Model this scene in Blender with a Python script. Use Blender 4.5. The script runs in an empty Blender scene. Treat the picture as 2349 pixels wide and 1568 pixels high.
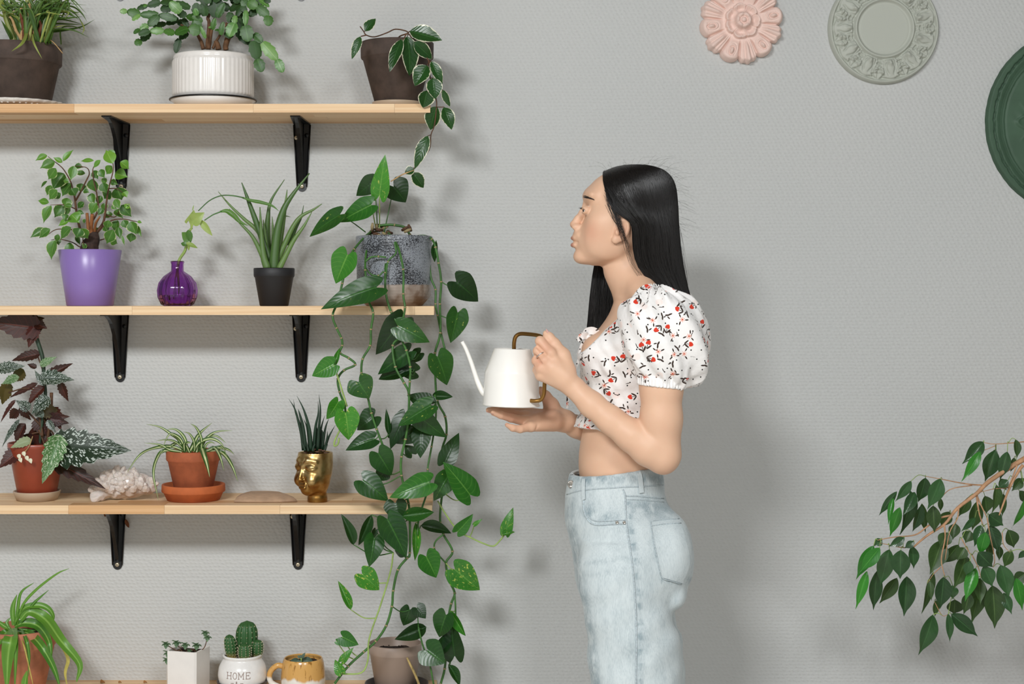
import bpy, math, random
import numpy as np
from mathutils import Vector, Matrix, noise as mnoise
from mathutils.bvhtree import BVHTree
SC = bpy.context.scene
COL = SC.collection
random.seed(7)
# ------------------------------------------------------------------ camera
F, CX, CY, ZC = 3500.0, 1040.0, 682.0, 1.32      # focal length (px), principal point, eye height
WALL, SHF = 3.72, 3.50                            # wall plane, shelf front plane (metres from the eye)
cd = bpy.data.cameras.new('camera'); cam = bpy.data.objects.new('camera', cd); COL.objects.link(cam)
cam.location = (0, 0, ZC); cam.rotation_euler = (math.pi/2, 0, 0)
cd.sensor_width = 36; cd.lens = F/2349*36
cd.shift_x = (1174.5-CX)/2349; cd.shift_y = -(784-CY)/2349
cd.clip_start = 0.05
SC.camera = cam
# ------------------------------------------------------------------ light
SC.view_settings.view_transform = 'Standard'; SC.view_settings.look = 'None'
SC.view_settings.gamma = 1.0; SC.view_settings.use_curve_mapping = False
SC.view_settings.exposure = -0.27
wd = bpy.data.worlds.new('sky'); SC.world = wd; wd.use_nodes = True
wd.node_tree.nodes['Background'].inputs[0].default_value = (0.80, 0.90, 1.0, 1)
wd.node_tree.nodes['Background'].inputs[1].default_value = 0.9
def area(name, loc, rot, sx, sy, power, col=(1, 1, 1)):
    l = bpy.data.lights.new(name, 'AREA'); l.shape = 'RECTANGLE'; l.size = sx; l.size_y = sy
    l.energy = power; l.color = col
    o = bpy.data.objects.new(name, l); COL.objects.link(o); o.location = loc; o.rotation_euler = rot
    return o
area('ceiling_lamp', (-1.25, -0.45, 3.0), (math.radians(26), 0, math.radians(-8)), 0.9, 0.8, 215, (0.965, 0.985, 1.0))  # unseen area lamps under the ceiling, placed to give the shelf shadows
area('ceiling_lamp', (0.95, -0.45, 3.0), (math.radians(26), 0, math.radians(6)), 0.8, 0.8, 88, (0.965, 0.985, 1.0))
# ------------------------------------------------------------------ helpers
def W(px, py, Y=SHF):
    return Vector(((px-CX)*Y/F, Y, ZC+(CY-py)*Y/F))
def lin(h):
    h = h.lstrip('#'); o = []
    for i in (0, 2, 4):
        c = int(h[i:i+2], 16)/255
        o.append(c/12.92 if c <= .04045 else ((c+.055)/1.055)**2.4)
    return (*o, 1)
class NT:
    def __init__(s, name):
        s.m = bpy.data.materials.new(name); s.m.use_nodes = True; s.t = s.m.node_tree
        s.b = s.t.nodes['Principled BSDF']; s.out = s.t.nodes['Material Output']
    def n(s, typ, **kw):
        x = s.t.nodes.new(typ)
        for k, v in kw.items(): setattr(x, k, v)
        return x
    def put(s, sock, v):
        if isinstance(v, bpy.types.NodeSocket): s.t.links.new(v, sock)
        elif isinstance(v, str): sock.default_value = lin(v)
        else: sock.default_value = v
    def math(s, op, a, b=None, c=None, clamp=False):
        x = s.n('ShaderNodeMath', operation=op, use_clamp=clamp); s.put(x.inputs[0], a)
        if b is not None: s.put(x.inputs[1], b)
        if c is not None: s.put(x.inputs[2], c)
        return x.outputs[0]
    def mix(s, f, a, b, mode='MIX'):
        x = s.n('ShaderNodeMix', data_type='RGBA', blend_type=mode); s.put(x.inputs[0], f); s.put(x.inputs[6], a); s.put(x.inputs[7], b)
        return x.outputs[2]
    def coord(s, which='Object'): return s.n('ShaderNodeTexCoord').outputs[which]
    def mapv(s, v, sc=(1, 1, 1), rot=(0, 0, 0), loc=(0, 0, 0)):
        x = s.n('ShaderNodeMapping'); s.put(x.inputs[0], v); x.inputs[1].default_value = loc; x.inputs[2].default_value = rot; x.inputs[3].default_value = sc
        return x.outputs[0]
    def noise(s, v, sc, det=3, rough=.5, dist=0):
        x = s.n('ShaderNodeTexNoise'); s.put(x.inputs['Vector'], v); x.inputs['Scale'].default_value = sc
        x.inputs['Detail'].default_value = det; x.inputs['Roughness'].default_value = rough; x.inputs['Distortion'].default_value = dist
        return x.outputs[0]
    def sep(s, v):
        x = s.n('ShaderNodeSeparateXYZ'); s.put(x.inputs[0], v); return x.outputs
    def comb(s, a, b, c=0.0):
        x = s.n('ShaderNodeCombineXYZ'); s.put(x.inputs[0], a); s.put(x.inputs[1], b); s.put(x.inputs[2], c); return x.outputs[0]
    def rnd(s): return s.n('ShaderNodeObjectInfo').outputs['Random']
    def step(s, v, lo, hi):
        x = s.n('ShaderNodeMapRange', interpolation_type='SMOOTHSTEP'); s.put(x.inputs[0], v); s.put(x.inputs[1], lo); s.put(x.inputs[2], hi)
        return x.outputs[0]
    def set(s, col=None, rough=None, metal=None, spec=None, **kw):
        if col is not None: s.put(s.b.inputs['Base Color'], col)
        if rough is not None: s.put(s.b.inputs['Roughness'], rough)
        if metal is not None: s.put(s.b.inputs['Metallic'], metal)
        if spec is not None: s.put(s.b.inputs['Specular IOR Level'], spec)
        for k, v in kw.items(): s.put(s.b.inputs[k.replace('_', ' ')], v)
        return s
    def bump(s, h, strength=.3, dist=.001):
        x = s.n('ShaderNodeBump'); s.put(x.inputs['Height'], h); x.inputs['Strength'].default_value = strength; x.inputs['Distance'].default_value = dist
        s.t.links.new(x.outputs[0], s.b.inputs['Normal']); return s
def plain(name, col, rough=.5, metal=0, var=.0, nscale=30, bump=0, spec=.5, **kw):
    t = NT(name); c = lin(col)
    if var:
        nz = t.noise(t.coord(), nscale, 4, .6)
        lo = tuple(x*(1-var) for x in c[:3])+(1,); hi = tuple(min(1, x*(1+var)) for x in c[:3])+(1,)
        t.set(t.mix(t.step(nz, .3, .7), lo, hi), rough, metal, spec, **kw)
    else: t.set(c, rough, metal, spec, **kw)
    if bump: t.bump(t.noise(t.coord(), nscale*4, 4, .6), bump, .001)
    return t.m
# --- mesh making
def mk(name, vf, mat, parent=None, smooth=True, uv=None):
    v, f = vf[0], vf[1]
    if len(vf) > 2 and uv is None: uv = vf[2]
    off = ROOTLOC.get(parent.name, Vector((0, 0, 0))) if parent else Vector((0, 0, 0))
    v = np.asarray(v, dtype=np.float64).reshape(-1, 3) - np.array(off)
    me = bpy.data.meshes.new(name)
    me.from_pydata(v.tolist(), [], f if isinstance(f, list) else f.tolist())
    if uv is not None:
        ul = me.uv_layers.new(name='uv'); li = np.empty(len(me.loops), dtype=np.int32); me.loops.foreach_get('vertex_index', li)
        ul.data.foreach_set('uv', np.asarray(uv, dtype=np.float32)[li].ravel())
    if smooth: me.polygons.foreach_set('use_smooth', np.ones(len(me.polygons), dtype=bool))
    me.materials.append(mat); me.update()
    o = bpy.data.objects.new(name, me); COL.objects.link(o)
    if parent:
        o.parent = parent
        ROOTLOC[o.name] = off
    return o
ROOTLOC = {}
def thing(name, loc, label, cat, group=None):
    o = bpy.data.objects.new(name, None); COL.objects.link(o); o.location = loc; o.empty_display_size = .03
    ROOTLOC[o.name] = Vector(loc); tag(o, label, cat, group); return o
def tag(o, label, cat, group=None):
    o['label'] = label; o['category'] = cat
    if group: o['group'] = group
    return o
def struct(o): o['kind'] = 'structure'; return o
def join(*ms):
    V, Fc, U, n = [], [], [], 0; hasuv = all(len(m) > 2 for m in ms)
    for m in ms:
        V.append(np.asarray(m[0], dtype=float).reshape(-1, 3)); Fc += [[i+n for i in f] for f in m[1]]; n += len(V[-1])
        if hasuv: U.append(np.asarray(m[2]))
    return (np.vstack(V), Fc, np.vstack(U)) if hasuv else (np.vstack(V), Fc)
def box(x0, x1, y0, y1, z0, z1):
    v = [(x, y, z) for x in (x0, x1) for y in (y0, y1) for z in (z0, z1)]
    return v, [[0, 1, 3, 2], [4, 6, 7, 5], [0, 4, 5, 1], [2, 3, 7, 6], [0, 2, 6, 4], [1, 5, 7, 3]]
def cat(pts, n=6):
    """Catmull-Rom through points (any dimension)"""
    p = [np.asarray(q, float) for q in pts]
    if len(p) == 2: return np.array([p[0]+(p[1]-p[0])*t for t in np.linspace(0, 1, n+1)])
    p = [2*p[0]-p[1]]+p+[2*p[-1]-p[-2]]; out = []
    for i in range(1, len(p)-2):
        for k in range(n):
            t = k/n; a, b, c, d = p[i-1:i+3]
            out.append(.5*((2*b)+(c-a)*t+(2*a-5*b+4*c-d)*t*t+(3*b-a-3*c+d)*t**3))
    out.append(p[-2]); return np.array(out)
def tube(pts, rad, seg=8, cap=True, flat=1.0, hint=None):
    P = np.asarray(pts, float); n = len(P)
    R = np.full(n, rad) if np.isscalar(rad) else np.interp(np.linspace(0, 1, n), np.linspace(0, 1, len(rad)), rad)
    T = np.gradient(P, axis=0); T /= np.linalg.norm(T, axis=1)[:, None]+1e-12
    h = np.array(hint if hint is not None else (0, -1, .15), float)
    if abs(np.dot(h/np.linalg.norm(h), T[0])) > .95: h = np.array((1, .2, .1))
    V = []
    nn = h
    for i in range(n):
        nn = nn-T[i]*np.dot(nn, T[i]); nn /= np.linalg.norm(nn)+1e-12; s = np.cross(T[i], nn)
        for k in range(seg):
            a = 2*math.pi*k/seg; V.append(P[i]+R[i]*(s*math.cos(a)+nn*math.sin(a)*flat))
    Fc = [[i*seg+k, i*seg+(k+1) % seg, (i+1)*seg+(k+1) % seg, (i+1)*seg+k] for i in range(n-1) for k in range(seg)]
    if cap: Fc += [list(range(seg))[::-1], [(n-1)*seg+k for k in range(seg)]]
    return np.array(V), Fc
def lathe(c, prof, seg=48, rfun=None):
    """c = base point on the axis; prof = [(r, h), ...]"""
    c = np.array(c); V = []; n = len(prof)
    for j, (r, h) in enumerate(prof):
        for k in range(seg):
            a = 2*math.pi*k/seg; rr = r*(rfun(a, j) if rfun else 1)
            V.append(c+np.array((rr*math.cos(a), rr*math.sin(a), h)))
    Fc = [[j*seg+k, j*seg+(k+1) % seg, (j+1)*seg+(k+1) % seg, (j+1)*seg+k] for j in range(n-1) for k in range(seg)]
    if prof[0][0] > 1e-6: Fc.append(list(range(seg))[::-1])
    if prof[-1][0] > 1e-6: Fc.append([(n-1)*seg+k for k in range(seg)])
    return np.array(V), Fc
def nrm(v): v = np.asarray(v, float); return v/(np.linalg.norm(v)+1e-12)
# --- leaves
PROF = {
 'heart': lambda t: (.70+.30*math.sin(min(1, t/.26)*1.5708)) if t < .26 else max(0, 1-((t-.26)/.74)**1.55)*(1-.10*(t-.26)),
 'oval': lambda t: (t**.55)*((1-t)**.95)/(.379**.55*.621**.95),
 'fig': lambda t: math.sin(math.pi*(t/.9)**.85)**.9 if t < .84 else .212*max(0, 1-(t-.84)/.16),
 'hoya': lambda t: math.sin(math.pi*t**.8)**.85,
 'lance': lambda t: math.sin(math.pi*t**.75)**.9,
 'begonia': lambda t: (math.sin(math.pi*t**.6)*(1-.2*t))*(1+.30*((t*6.5) % 1-.6)*(t < .93)),
 'seg': lambda t: (.28+.72*math.sin(math.pi*min(1, .12+.84*t)))*(1+.22*(((t*3.4+.1) % 1)**1.6-.35))*(1 if t < .97 else .55),
}
def leaf(P0, P1, w, kind='oval', n=None, fold=.18, droop=.08, nu=11, nv=3, lobe=0., thick=0., wave=0., seed=0, asym=0.):
    P0 = np.asarray(P0, float); P1 = np.asarray(P1, float); d = P1-P0; L = np.linalg.norm(d); d = d/L
    n = nrm(n if n is not None else (0, -1, .2)); s = nrm(np.cross(n, d)); n = np.cross(d, s); s = -s
    V, U = [], []; pr = PROF[kind]; rr = random.Random(seed); ph = rr.random()*6.28
    vs = np.linspace(-1, 1, 2*nv+1)
    for i in range(nu+1):
        t = i/nu; hw = pr(t)*w/2
        for v in vs:
            a = abs(v)
            tt = t-lobe*(math.sin(a*2.35) if kind == 'heart' else a**1.6)*(1-t)**2.2
            h = fold*hw*a*1.1-droop*L*(4*t*t*.5-1.0*t)*1.2+wave*L*math.sin(t*9+ph+(2 if v > 0 else 0))*a
            V.append(P0+d*(tt*L)+s*(v*hw*(1+asym*np.sign(v)))+n*h); U.append((t, (v+1)/2))
    m = 2*nv+1
    Fc = [[i*m+j, (i+1)*m+j, (i+1)*m+j+1, i*m+j+1] for i in range(nu) for j in range(m-1)]
    V = np.array(V)
    if thick:
        N = len(V); edge = np.array([(1-abs((k % m)/nv-1)**3) for k in range(N)])*np.array([math.sin(math.pi*min(1, max(0, .08+.84*(k//m)/nu)))**.5 for k in range(N)])
        V2 = V-n*thick*edge[:, None]; V = V+n*thick*edge[:, None]*.6
        V = np.vstack([V, V2]); Fc = Fc+[[q+N for q in f[::-1]] for f in Fc]; U = U+U
    return V, Fc, U
def ribbon(pts, w, n=(0, -1, .3), fold=.25, tip=.04, base=.6, nseg=5, peak=.35):
    P = cat(pts, nseg); m = len(P); T = np.gradient(P, axis=0); V, U = [], []
    n = nrm(n)
    for i in range(m):
        t = i/(m-1); d = nrm(T[i]); s = nrm(np.cross(n, d)); nn = np.cross(d, s)
        hw = w/2*((base+(1-base)*min(1, t/peak)) if t < peak else (tip+(1-tip)*(1-((t-peak)/(1-peak))**1.8)))
        for v in (-1, -.5, 0, .5, 1):
            V.append(P[i]+s*v*hw+nn*abs(v)*hw*fold); U.append((t, (v+1)/2))
    Fc = [[i*5+j, (i+1)*5+j, (i+1)*5+j+1, i*5+j+1] for i in range(m-1) for j in range(4)]
    return np.array(V), Fc, U
def P3(lst, Y, dY=0):
    """px polyline -> 3D; Y scalar, or per-point third value as an offset"""
    out = []
    for i, q in enumerate(lst):
        y = Y+dY*i/max(1, len(lst)-1)+(q[2] if len(q) > 2 else 0); out.append(W(q[0], q[1], y))
    return np.array([tuple(a) for a in out])
def crop(ox, oy, sc): return lambda q: (ox+q[0]/sc, oy+q[1]/sc)+tuple(q[2:])
# ------------------------------------------------------------------ implicit surfaces (for bodies, cloth, carved forms)
class Field:
    def __init__(s, lo, hi, h):
        s.lo = np.array(lo, float); s.h = h; s.n = np.ceil((np.array(hi)-s.lo)/h).astype(int)+1
        s.ax = [(s.lo[i]+h*np.arange(s.n[i])).astype(np.float32) for i in range(3)]
        s.d = np.full(tuple(s.n), .05, np.float32)
    def sub(s, lo, hi):
        a = np.clip(np.floor((np.array(lo)-s.lo)/s.h).astype(int), 0, s.n-1); b = np.clip(np.ceil((np.array(hi)-s.lo)/s.h).astype(int)+1, 1, s.n)
        sl = tuple(slice(a[i], max(b[i], a[i]+1)) for i in range(3))
        return sl, s.ax[0][sl[0]][:, None, None], s.ax[1][sl[1]][None, :, None], s.ax[2][sl[2]][None, None, :]
    def add(s, fn, lo, hi, k=.01, op='u'):
        m = k*1.5+.012; sl, x, y, z = s.sub(np.array(lo)-m, np.array(hi)+m); b = fn(x, y, z).astype(np.float32); a = s.d[sl]
        if op == 's': b = -b
        if op == 'u':
            h = np.clip(.5+.5*(a-b)/k, 0, 1); s.d[sl] = a*(1-h)+b*h-k*h*(1-h)
        else:
            h = np.clip(.5-.5*(a-b)/k, 0, 1); s.d[sl] = a*(1-h)+b*h+k*h*(1-h)
    def cone(s, a, b, ra, rb, k=.01, op='u', sq=None):
        a = np.array(a, float); b = np.array(b, float); ab = b-a; L2 = float(ab@ab)+1e-12; R = max(ra, rb)
        def fn(x, y, z):
            px, py, pz = x-a[0], y-a[1], z-a[2]
            t = np.clip((px*ab[0]+py*ab[1]+pz*ab[2])/L2, 0, 1)
            return np.sqrt((px-t*ab[0])**2+(py-t*ab[1])**2+(pz-t*ab[2])**2)-(ra+(rb-ra)*t)
        s.add(fn, np.minimum(a, b)-R, np.maximum(a, b)+R, k, op)
    def chain(s, pts, rs, k=.008, k0=None):
        for i in range(len(pts)-1): s.cone(pts[i], pts[i+1], rs[i], rs[i+1], k0 if (i == 0 and k0) else k)
    def ell(s, c, r, k=.01, op='u', rot=0., axis=1):
        c = np.array(c, float); r = np.array(r, float); ca, sa = math.cos(rot), math.sin(rot); R = r.max()
        def fn(x, y, z):
            X, Y, Z = x-c[0], y-c[1], z-c[2]
            if rot:
                if axis == 1: X, Z = X*ca+Z*sa, -X*sa+Z*ca
                elif axis == 2: X, Y = X*ca+Y*sa, -X*sa+Y*ca
                else: Y, Z = Y*ca+Z*sa, -Y*sa+Z*ca
            q = np.sqrt((X/r[0])**2+(Y/r[1])**2+(Z/r[2])**2); g = np.sqrt((X/r[0]**2)**2+(Y/r[1]**2)**2+(Z/r[2]**2)**2)+1e-9
            return q*(q-1)/g
        s.add(fn, c-R, c+R, k, op)
    def loft(s, tab, Y, k=.01, op='u', grow=0., n=2.0, yoff=None, extra=None):
        """tab rows: py, xfront, xback, halfwidth (px at depth Y)"""
        T = cat(sorted(tab), 4); sc = Y/F
        zz = ZC+(CY-T[:, 0])*sc; o = np.argsort(zz); zz = zz[o]
        xf = ((T[:, 1]-CX)*sc)[o]-grow; xb = ((T[:, 2]-CX)*sc)[o]+grow; hw = (T[:, 3]*sc)[o]+grow
        yo = np.zeros(len(zz)) if yoff is None else np.interp(zz, *yoff)
        def fn(x, y, z):
            zf = z.ravel(); F_, B_, H_ = np.interp(zf, zz, xf), np.interp(zf, zz, xb), np.interp(zf, zz, hw)
            cx, a = ((F_+B_)/2)[None, None, :], ((B_-F_)/2)[None, None, :]; H = H_[None, None, :]
            yc = Y+np.interp(zf, zz, yo)[None, None, :]
            if n == 2.0: q = np.sqrt(((x-cx)/a)**2+((y-yc)/H)**2)
            else: q = ((np.abs(x-cx)/a)**n+(np.abs(y-yc)/H)**n)**(1/n)
            d = (q-1)*np.minimum(a, H)
            d = np.maximum(d, np.maximum(zz[0]-z, z-zz[-1]))
            if extra is not None: d = d+extra(x, y, z)
            return d
        s.add(fn, (xf.min(), Y-hw.max()+yo.min(), zz[0]), (xb.max(), Y+hw.max()+yo.max(), zz[-1]), k, op)
    def mesh(s):
        d = s.d; ins = d < 0
        c = np.zeros(tuple(np.array(d.shape)-1), np.int8)
        for i in (0, 1):
            for j in (0, 1):
                for k in (0, 1): c += ins[i:d.shape[0]-1+i, j:d.shape[1]-1+j, k:d.shape[2]-1+k]
        m = (c > 0) & (c < 8); I = np.array(np.nonzero(m)).T; idx = np.full(m.shape, -1, np.int32); idx[m] = np.arange(len(I))
        acc = np.zeros((len(I), 3)); cnt = np.zeros(len(I)); cs = [(i, j, k) for i in (0, 1) for j in (0, 1) for k in (0, 1)]
        for a in cs:
            for ax in range(3):
                if a[ax]: continue
                b = list(a); b[ax] = 1
                da = d[I[:, 0]+a[0], I[:, 1]+a[1], I[:, 2]+a[2]]; db = d[I[:, 0]+b[0], I[:, 1]+b[1], I[:, 2]+b[2]]
                cr = (da < 0) != (db < 0); t = np.where(cr, da/np.where(cr, da-db, 1), 0)
                p = np.tile(np.array(a, float), (len(I), 1)); p[:, ax] += t; acc[cr] += p[cr]; cnt[cr] += 1
        V = s.lo+s.h*(I+acc/cnt[:, None]); Q = []
        for ax in range(3):
            sa = [slice(None)]*3; sb = [slice(None)]*3; sa[ax] = slice(0, -1); sb[ax] = slice(1, None)
            A, B = ins[tuple(sa)], ins[tuple(sb)]; e = np.array(np.nonzero(A != B)).T; u, v = [q for q in range(3) if q != ax]
            ok = (e[:, u] > 0) & (e[:, v] > 0) & (e[:, u] < d.shape[u]-1) & (e[:, v] < d.shape[v]-1); e = e[ok]
            fl = A[tuple(e.T)]
            def at(du, dv):
                q = e.copy(); q[:, u] += du; q[:, v] += dv; return idx[tuple(q.T)]
            q = np.stack([at(-1, -1), at(0, -1), at(0, 0), at(-1, 0)], 1)
            flip = fl if ax != 1 else ~fl
            q[~flip] = q[~flip][:, ::-1]; Q.append(q)
        return V, np.vstack(Q)
# ------------------------------------------------------------------ materials of the setting
def m_wall():
    t = NT('embossed_wallpaper'); p = t.sep(t.coord()); x, z = p[0], p[2]
    wob = t.math('MULTIPLY', t.math('SUBTRACT', t.noise(t.coord(), 60, 2), .5), .003)
    vo = t.n('ShaderNodeTexVoronoi', voronoi_dimensions='2D', feature='SMOOTH_F1'); vo.inputs['Scale'].default_value = 1; vo.inputs['Randomness'].default_value = .30
    t.put(vo.inputs['Vector'], t.comb(t.math('MULTIPLY', t.math('ADD', x, t.math('MULTIPLY', z, .5)), 92), t.math('MULTIPLY', t.math('ADD', z, wob), 122)))
    h = t.math('ADD', t.math('MULTIPLY', vo.outputs['Distance'], -2.2), t.math('MULTIPLY', t.noise(t.coord(), 300, 2), .35))
    nz = t.noise(t.coord(), 1.6, 3)
    t.set(t.mix(nz, '#c1c3c1', '#c8c8c5'), .62, spec=.3); t.bump(h, .62, .0016); return t.m
M_WALL = m_wall()
M_ROOM = plain('painted_plaster', '#979693', .8)
M_CEIL = plain('ceiling_paint', '#8f8e8c', .9)
def m_pine(name, lo, hi):
    t = NT(name); v = t.coord(); r = t.rnd()
    off = t.n('ShaderNodeVectorMath', operation='ADD'); t.put(off.inputs[0], v); t.put(off.inputs[1], t.comb(t.math('MULTIPLY', r, 9), t.math('MULTIPLY', r, 3), t.math('MULTIPLY', r, .4)))
    g = t.noise(t.mapv(off.outputs[0], (1.6, 55, 170)), 1, 3, .55, .3); g2 = t.noise(t.mapv(off.outputs[0], (.8, 14, 30)), 1, 2)
    c = t.mix(t.step(g, .36, .62), lo, hi); c = t.mix(t.math('MULTIPLY', g2, .5), c, hi)
    c = t.mix(t.math('MULTIPLY', r, .3), c, lo)
    t.set(c, .55, spec=.3); return t.m
M_PINE = m_pine('pine', '#dcb488', '#efd2aa'); M_PINED = m_pine('pine_dark', '#c59664', '#dcb182')
M_BLACK = plain('black_enamel', '#0d0e10', .32, spec=.5)
M_SCREW = plain('zinc_screw', '#c9bda4', .35, .8)
M_SLOT = plain('screw_slot', '#3a2a14', .7)
# ------------------------------------------------------------------ room
X0, X1, YB, ZT = -2.7, 2.9, -1.2, 3.1
struct(mk('wall_back', box(X0, X1, WALL, WALL+.12, 0, ZT), M_WALL, smooth=False))
struct(mk('floor', box(X0, X1, YB, WALL, -.1, 0), m_pine('floor_boards', '#cbc6c0', '#d9d4cd'), smooth=False))
struct(mk('ceiling', box(X0, X1, YB, WALL, ZT, ZT+.1), M_CEIL, smooth=False))
struct(mk('wall_left', box(X0-.12, X0, YB, WALL, 0, ZT), M_ROOM, smooth=False))
struct(mk('wall_right', box(X1, X1+.12, YB, WALL, 0, ZT), M_ROOM, smooth=False))
wins = [(-1.85, -.85), (.65, 1.65)]; wz0, wz1 = 1.25, 2.65
pcs = [box(X0, X1, YB-.12, YB, 0, wz0), box(X0, X1, YB-.12, YB, wz1, ZT)]
xs = [X0]+[q for w in wins for q in w]+[X1]
for i in range(0, len(xs), 2): pcs.append(box(xs[i], xs[i+1], YB-.12, YB, wz0, wz1))
struct(mk('wall_front', join(*pcs), M_ROOM, smooth=False))
M_FRAME = plain('window_frame_paint', '#eeeeea', .4)
for i, (a, b) in enumerate(wins):
    struct(mk('window_%d' % (i+1), join(box(a, b, YB-.09, YB-.03, wz0, wz0+.05), box(a, b, YB-.09, YB-.03, wz1-.05, wz1),
        box(a, a+.05, YB-.09, YB-.03, wz0, wz1), box(b-.05, b, YB-.09, YB-.03, wz0, wz1)), M_FRAME, smooth=False))
# ------------------------------------------------------------------ shelves
TH = .020
SHZ = [W(0, y)[2] for y in (-226, 238, 702, 1158.5, 1614)]     # top surfaces
SHZ[0] = SHZ[1]+.464
ENDS = [988, 987, 995.5, 991, 1000]
CUTS = [[200, 700], [170, 581, 905], [303, 951], [157, 377, 642], [120, 420, 800]]
DARK = [set(), {0}, set(), {1}, set()]
SHLAB = ['pine shelf above the christmas cactus, topmost of all, mostly out of view', 'pine shelf holding the white ribbed pot with the christmas cactus',
         'pine shelf holding the purple glass vase and purple pot', 'pine shelf holding the gold face pot and the crystal cluster', 'lowest pine shelf, holding the HOME pot and the mug']
for si in range(5):
    zt = SHZ[si]; xr = W(ENDS[si], 0)[0]; xl = W(-170, 0)[0]
    sh = thing('wall_shelf', (xl, WALL, zt-TH), SHLAB[si], 'shelf', 'pine wall shelves')
    rows = 5; dep = (WALL-SHF)/rows; rs = random.Random(si)
    for r in range(rows):
        if r == 0: cuts = [W(c, 0)[0] for c in CUTS[si]]
        else: cuts = sorted(xl+(xr-xl)*rs.random() for _ in range(3)); cuts = [c for i, c in enumerate(cuts) if (i == 0 or c-cuts[i-1] > .12) and c-xl > .1 and xr-c > .08]
        xx = [xl]+cuts+[xr]
        for k in range(len(xx)-1):
            dk = (k in DARK[si]) if r == 0 else rs.random() < .25
            g = .0002
            mk('stave', box(xx[k]+g*(k > 0), xx[k+1]-g*(k < len(xx)-2), SHF+dep*r+g, SHF+dep*(r+1)-g, zt-TH, zt-.0002*(r % 2)), M_PINED if dk else M_PINE, sh, smooth=False)
# ------------------------------------------------------------------ brackets
def bracket(px, si, lab):
    xc = (px-CX)*WALL/F; zt = SHZ[si]-TH; H, D = .166, .165; w0, w1 = .0205, .0115; y0 = WALL-.003
    b = thing('shelf_bracket', (xc, WALL, zt-H), lab, 'bracket', 'black shelf brackets')
    # tapered wall plate with a rounded foot
    pts = [(-w0, 0), (-w1, -H+w1)]+[(-w1*math.cos(a), -H+w1-w1*math.sin(a)) for a in np.linspace(.2, math.pi-.2, 9)]+[(w1, -H+w1), (w0, 0)]
    n = len(pts); V = [(xc+p[0], y0, zt+p[1]) for p in pts]+[(xc+p[0], WALL, zt+p[1]) for p in pts]
    mk('wall_plate', (V, [list(range(n)), list(range(n, 2*n))[::-1]]+[[i, i+n, (i+1) % n+n, (i+1) % n] for i in range(n)]), M_BLACK, b, smooth=False)
    pts = [(-w0, WALL), (-w1, WALL-D), (w1, WALL-D), (w0, WALL)]; V = [(xc+p[0], p[1], zt-.003) for p in pts]+[(xc+p[0], p[1], zt) for p in pts]
    mk('shelf_arm', (V, [[0, 1, 2, 3], [7, 6, 5, 4]]+[[i, i+4, (i+1) % 4+4, (i+1) % 4] for i in range(4)]), M_BLACK, b, smooth=False)
    # raised lips either side and the central web
    for s in (-1, 1):
        mk('flange', tube([(xc+s*w0, y0-.001, zt-.004), (xc+s*w1, y0-.001, zt-H+w1)], .0016, 6), M_BLACK, b)
        # inclined flank of the pressed channel
        V = [(xc+s*w0*.98, y0, zt-.002), (xc+s*w1*.95, y0, zt-H+.02), (xc+s*.0035, y0-.006, zt-H+.02), (xc+s*.0060, y0-.010, zt-.002)]
        mk('channel_flank', (V, [[0, 1, 2, 3]]), M_BLACK, b, smooth=False)
    web = [(WALL-.003, 0), (WALL-D+.005, 0)]+[(WALL-D+.005+(D-.012)*t**.72, -.004-(H-.03)*t**1.5) for t in np.linspace(.04, 1, 10)]+[(WALL-.003, -H+.028)]
    n = len(web); hw = .0042
    V = [(xc-hw, p[0], zt-.001+p[1]) for p in web]+[(xc+hw, p[0], zt-.001+p[1]) for p in web]
    mk('web', (V, [list(range(n)), list(range(n, 2*n))[::-1]]+[[i, i+n, (i+1) % n+n, (i+1) % n] for i in range(n)]), M_BLACK, b, smooth=False)
    for k, (dx, dz, yy, mt) in enumerate([(0, -H+.0125, y0-.0035, M_SCREW), (-.0128, -.036, y0-.008, M_SCREW), (.0128, -.030, y0-.008, M_BLACK)]):
        c = np.array((xc+dx, yy, zt+dz)); sg = 14; r = .0052
        V = [c+np.array((q*r*math.cos(a), e, q*r*math.sin(a))) for q, e in ((1, .004), (.95, -.0012), (.5, -.0018)) for a in np.linspace(0, 6.2832, sg, endpoint=False)]
        Fc = [[j*sg+i, j*sg+(i+1) % sg, (j+1)*sg+(i+1) % sg, (j+1)*sg+i] for j in range(2) for i in range(sg)]+[[2*sg+i for i in range(sg)]]
        sc = mk('screw', (V, Fc), mt, b)
        if mt is M_SCREW:
            mk('slot', join(box(c[0]-.0019, c[0]+.0019, c[1]-.0022, c[1], c[2]-.0005, c[2]+.0005), box(c[0]-.0005, c[0]+.0005, c[1]-.0022, c[1], c[2]-.0019, c[2]+.0019)), M_SLOT, sc, smooth=False)
BL = {0: ('black bracket with just its screw tip showing at the top, left of the christmas cactus', 'black bracket with just its screw tip showing at the top, right of the christmas cactus'),
      1: ('black bracket half hidden behind the plant in the purple pot', 'black bracket above the aloe in the black pot'),
      2: ('black bracket above the crystal cluster and terracotta pot', 'black bracket above the gold face pot'),
      3: ('black bracket under the crystal cluster shelf, with a dried leaf caught behind', 'black bracket below the gold face pot')}
for si, pxs in ((0, (276, 691)), (1, (279, 693)), (2, (276, 691)), (3, (270, 684))):
    for k, px in enumerate(pxs): bracket(px, si, BL[si][k])
for k, (a, b_, lab) in enumerate([((288, 1190), (296, 1211), 'brown dried leaf scrap poking out right of a bracket'), ((246, 1176), (238, 1184), 'tiny brown dried leaf scrap left of a bracket under a shelf')]):
    tag(mk('dried_leaf', leaf(W(*a, WALL-.012), W(*b_, WALL-.008), .009, 'lance', fold=.5, wave=.06, seed=k), plain('dried_leaf_%d' % k, '#6b3a17', .8), None), lab, 'leaf')
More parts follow.
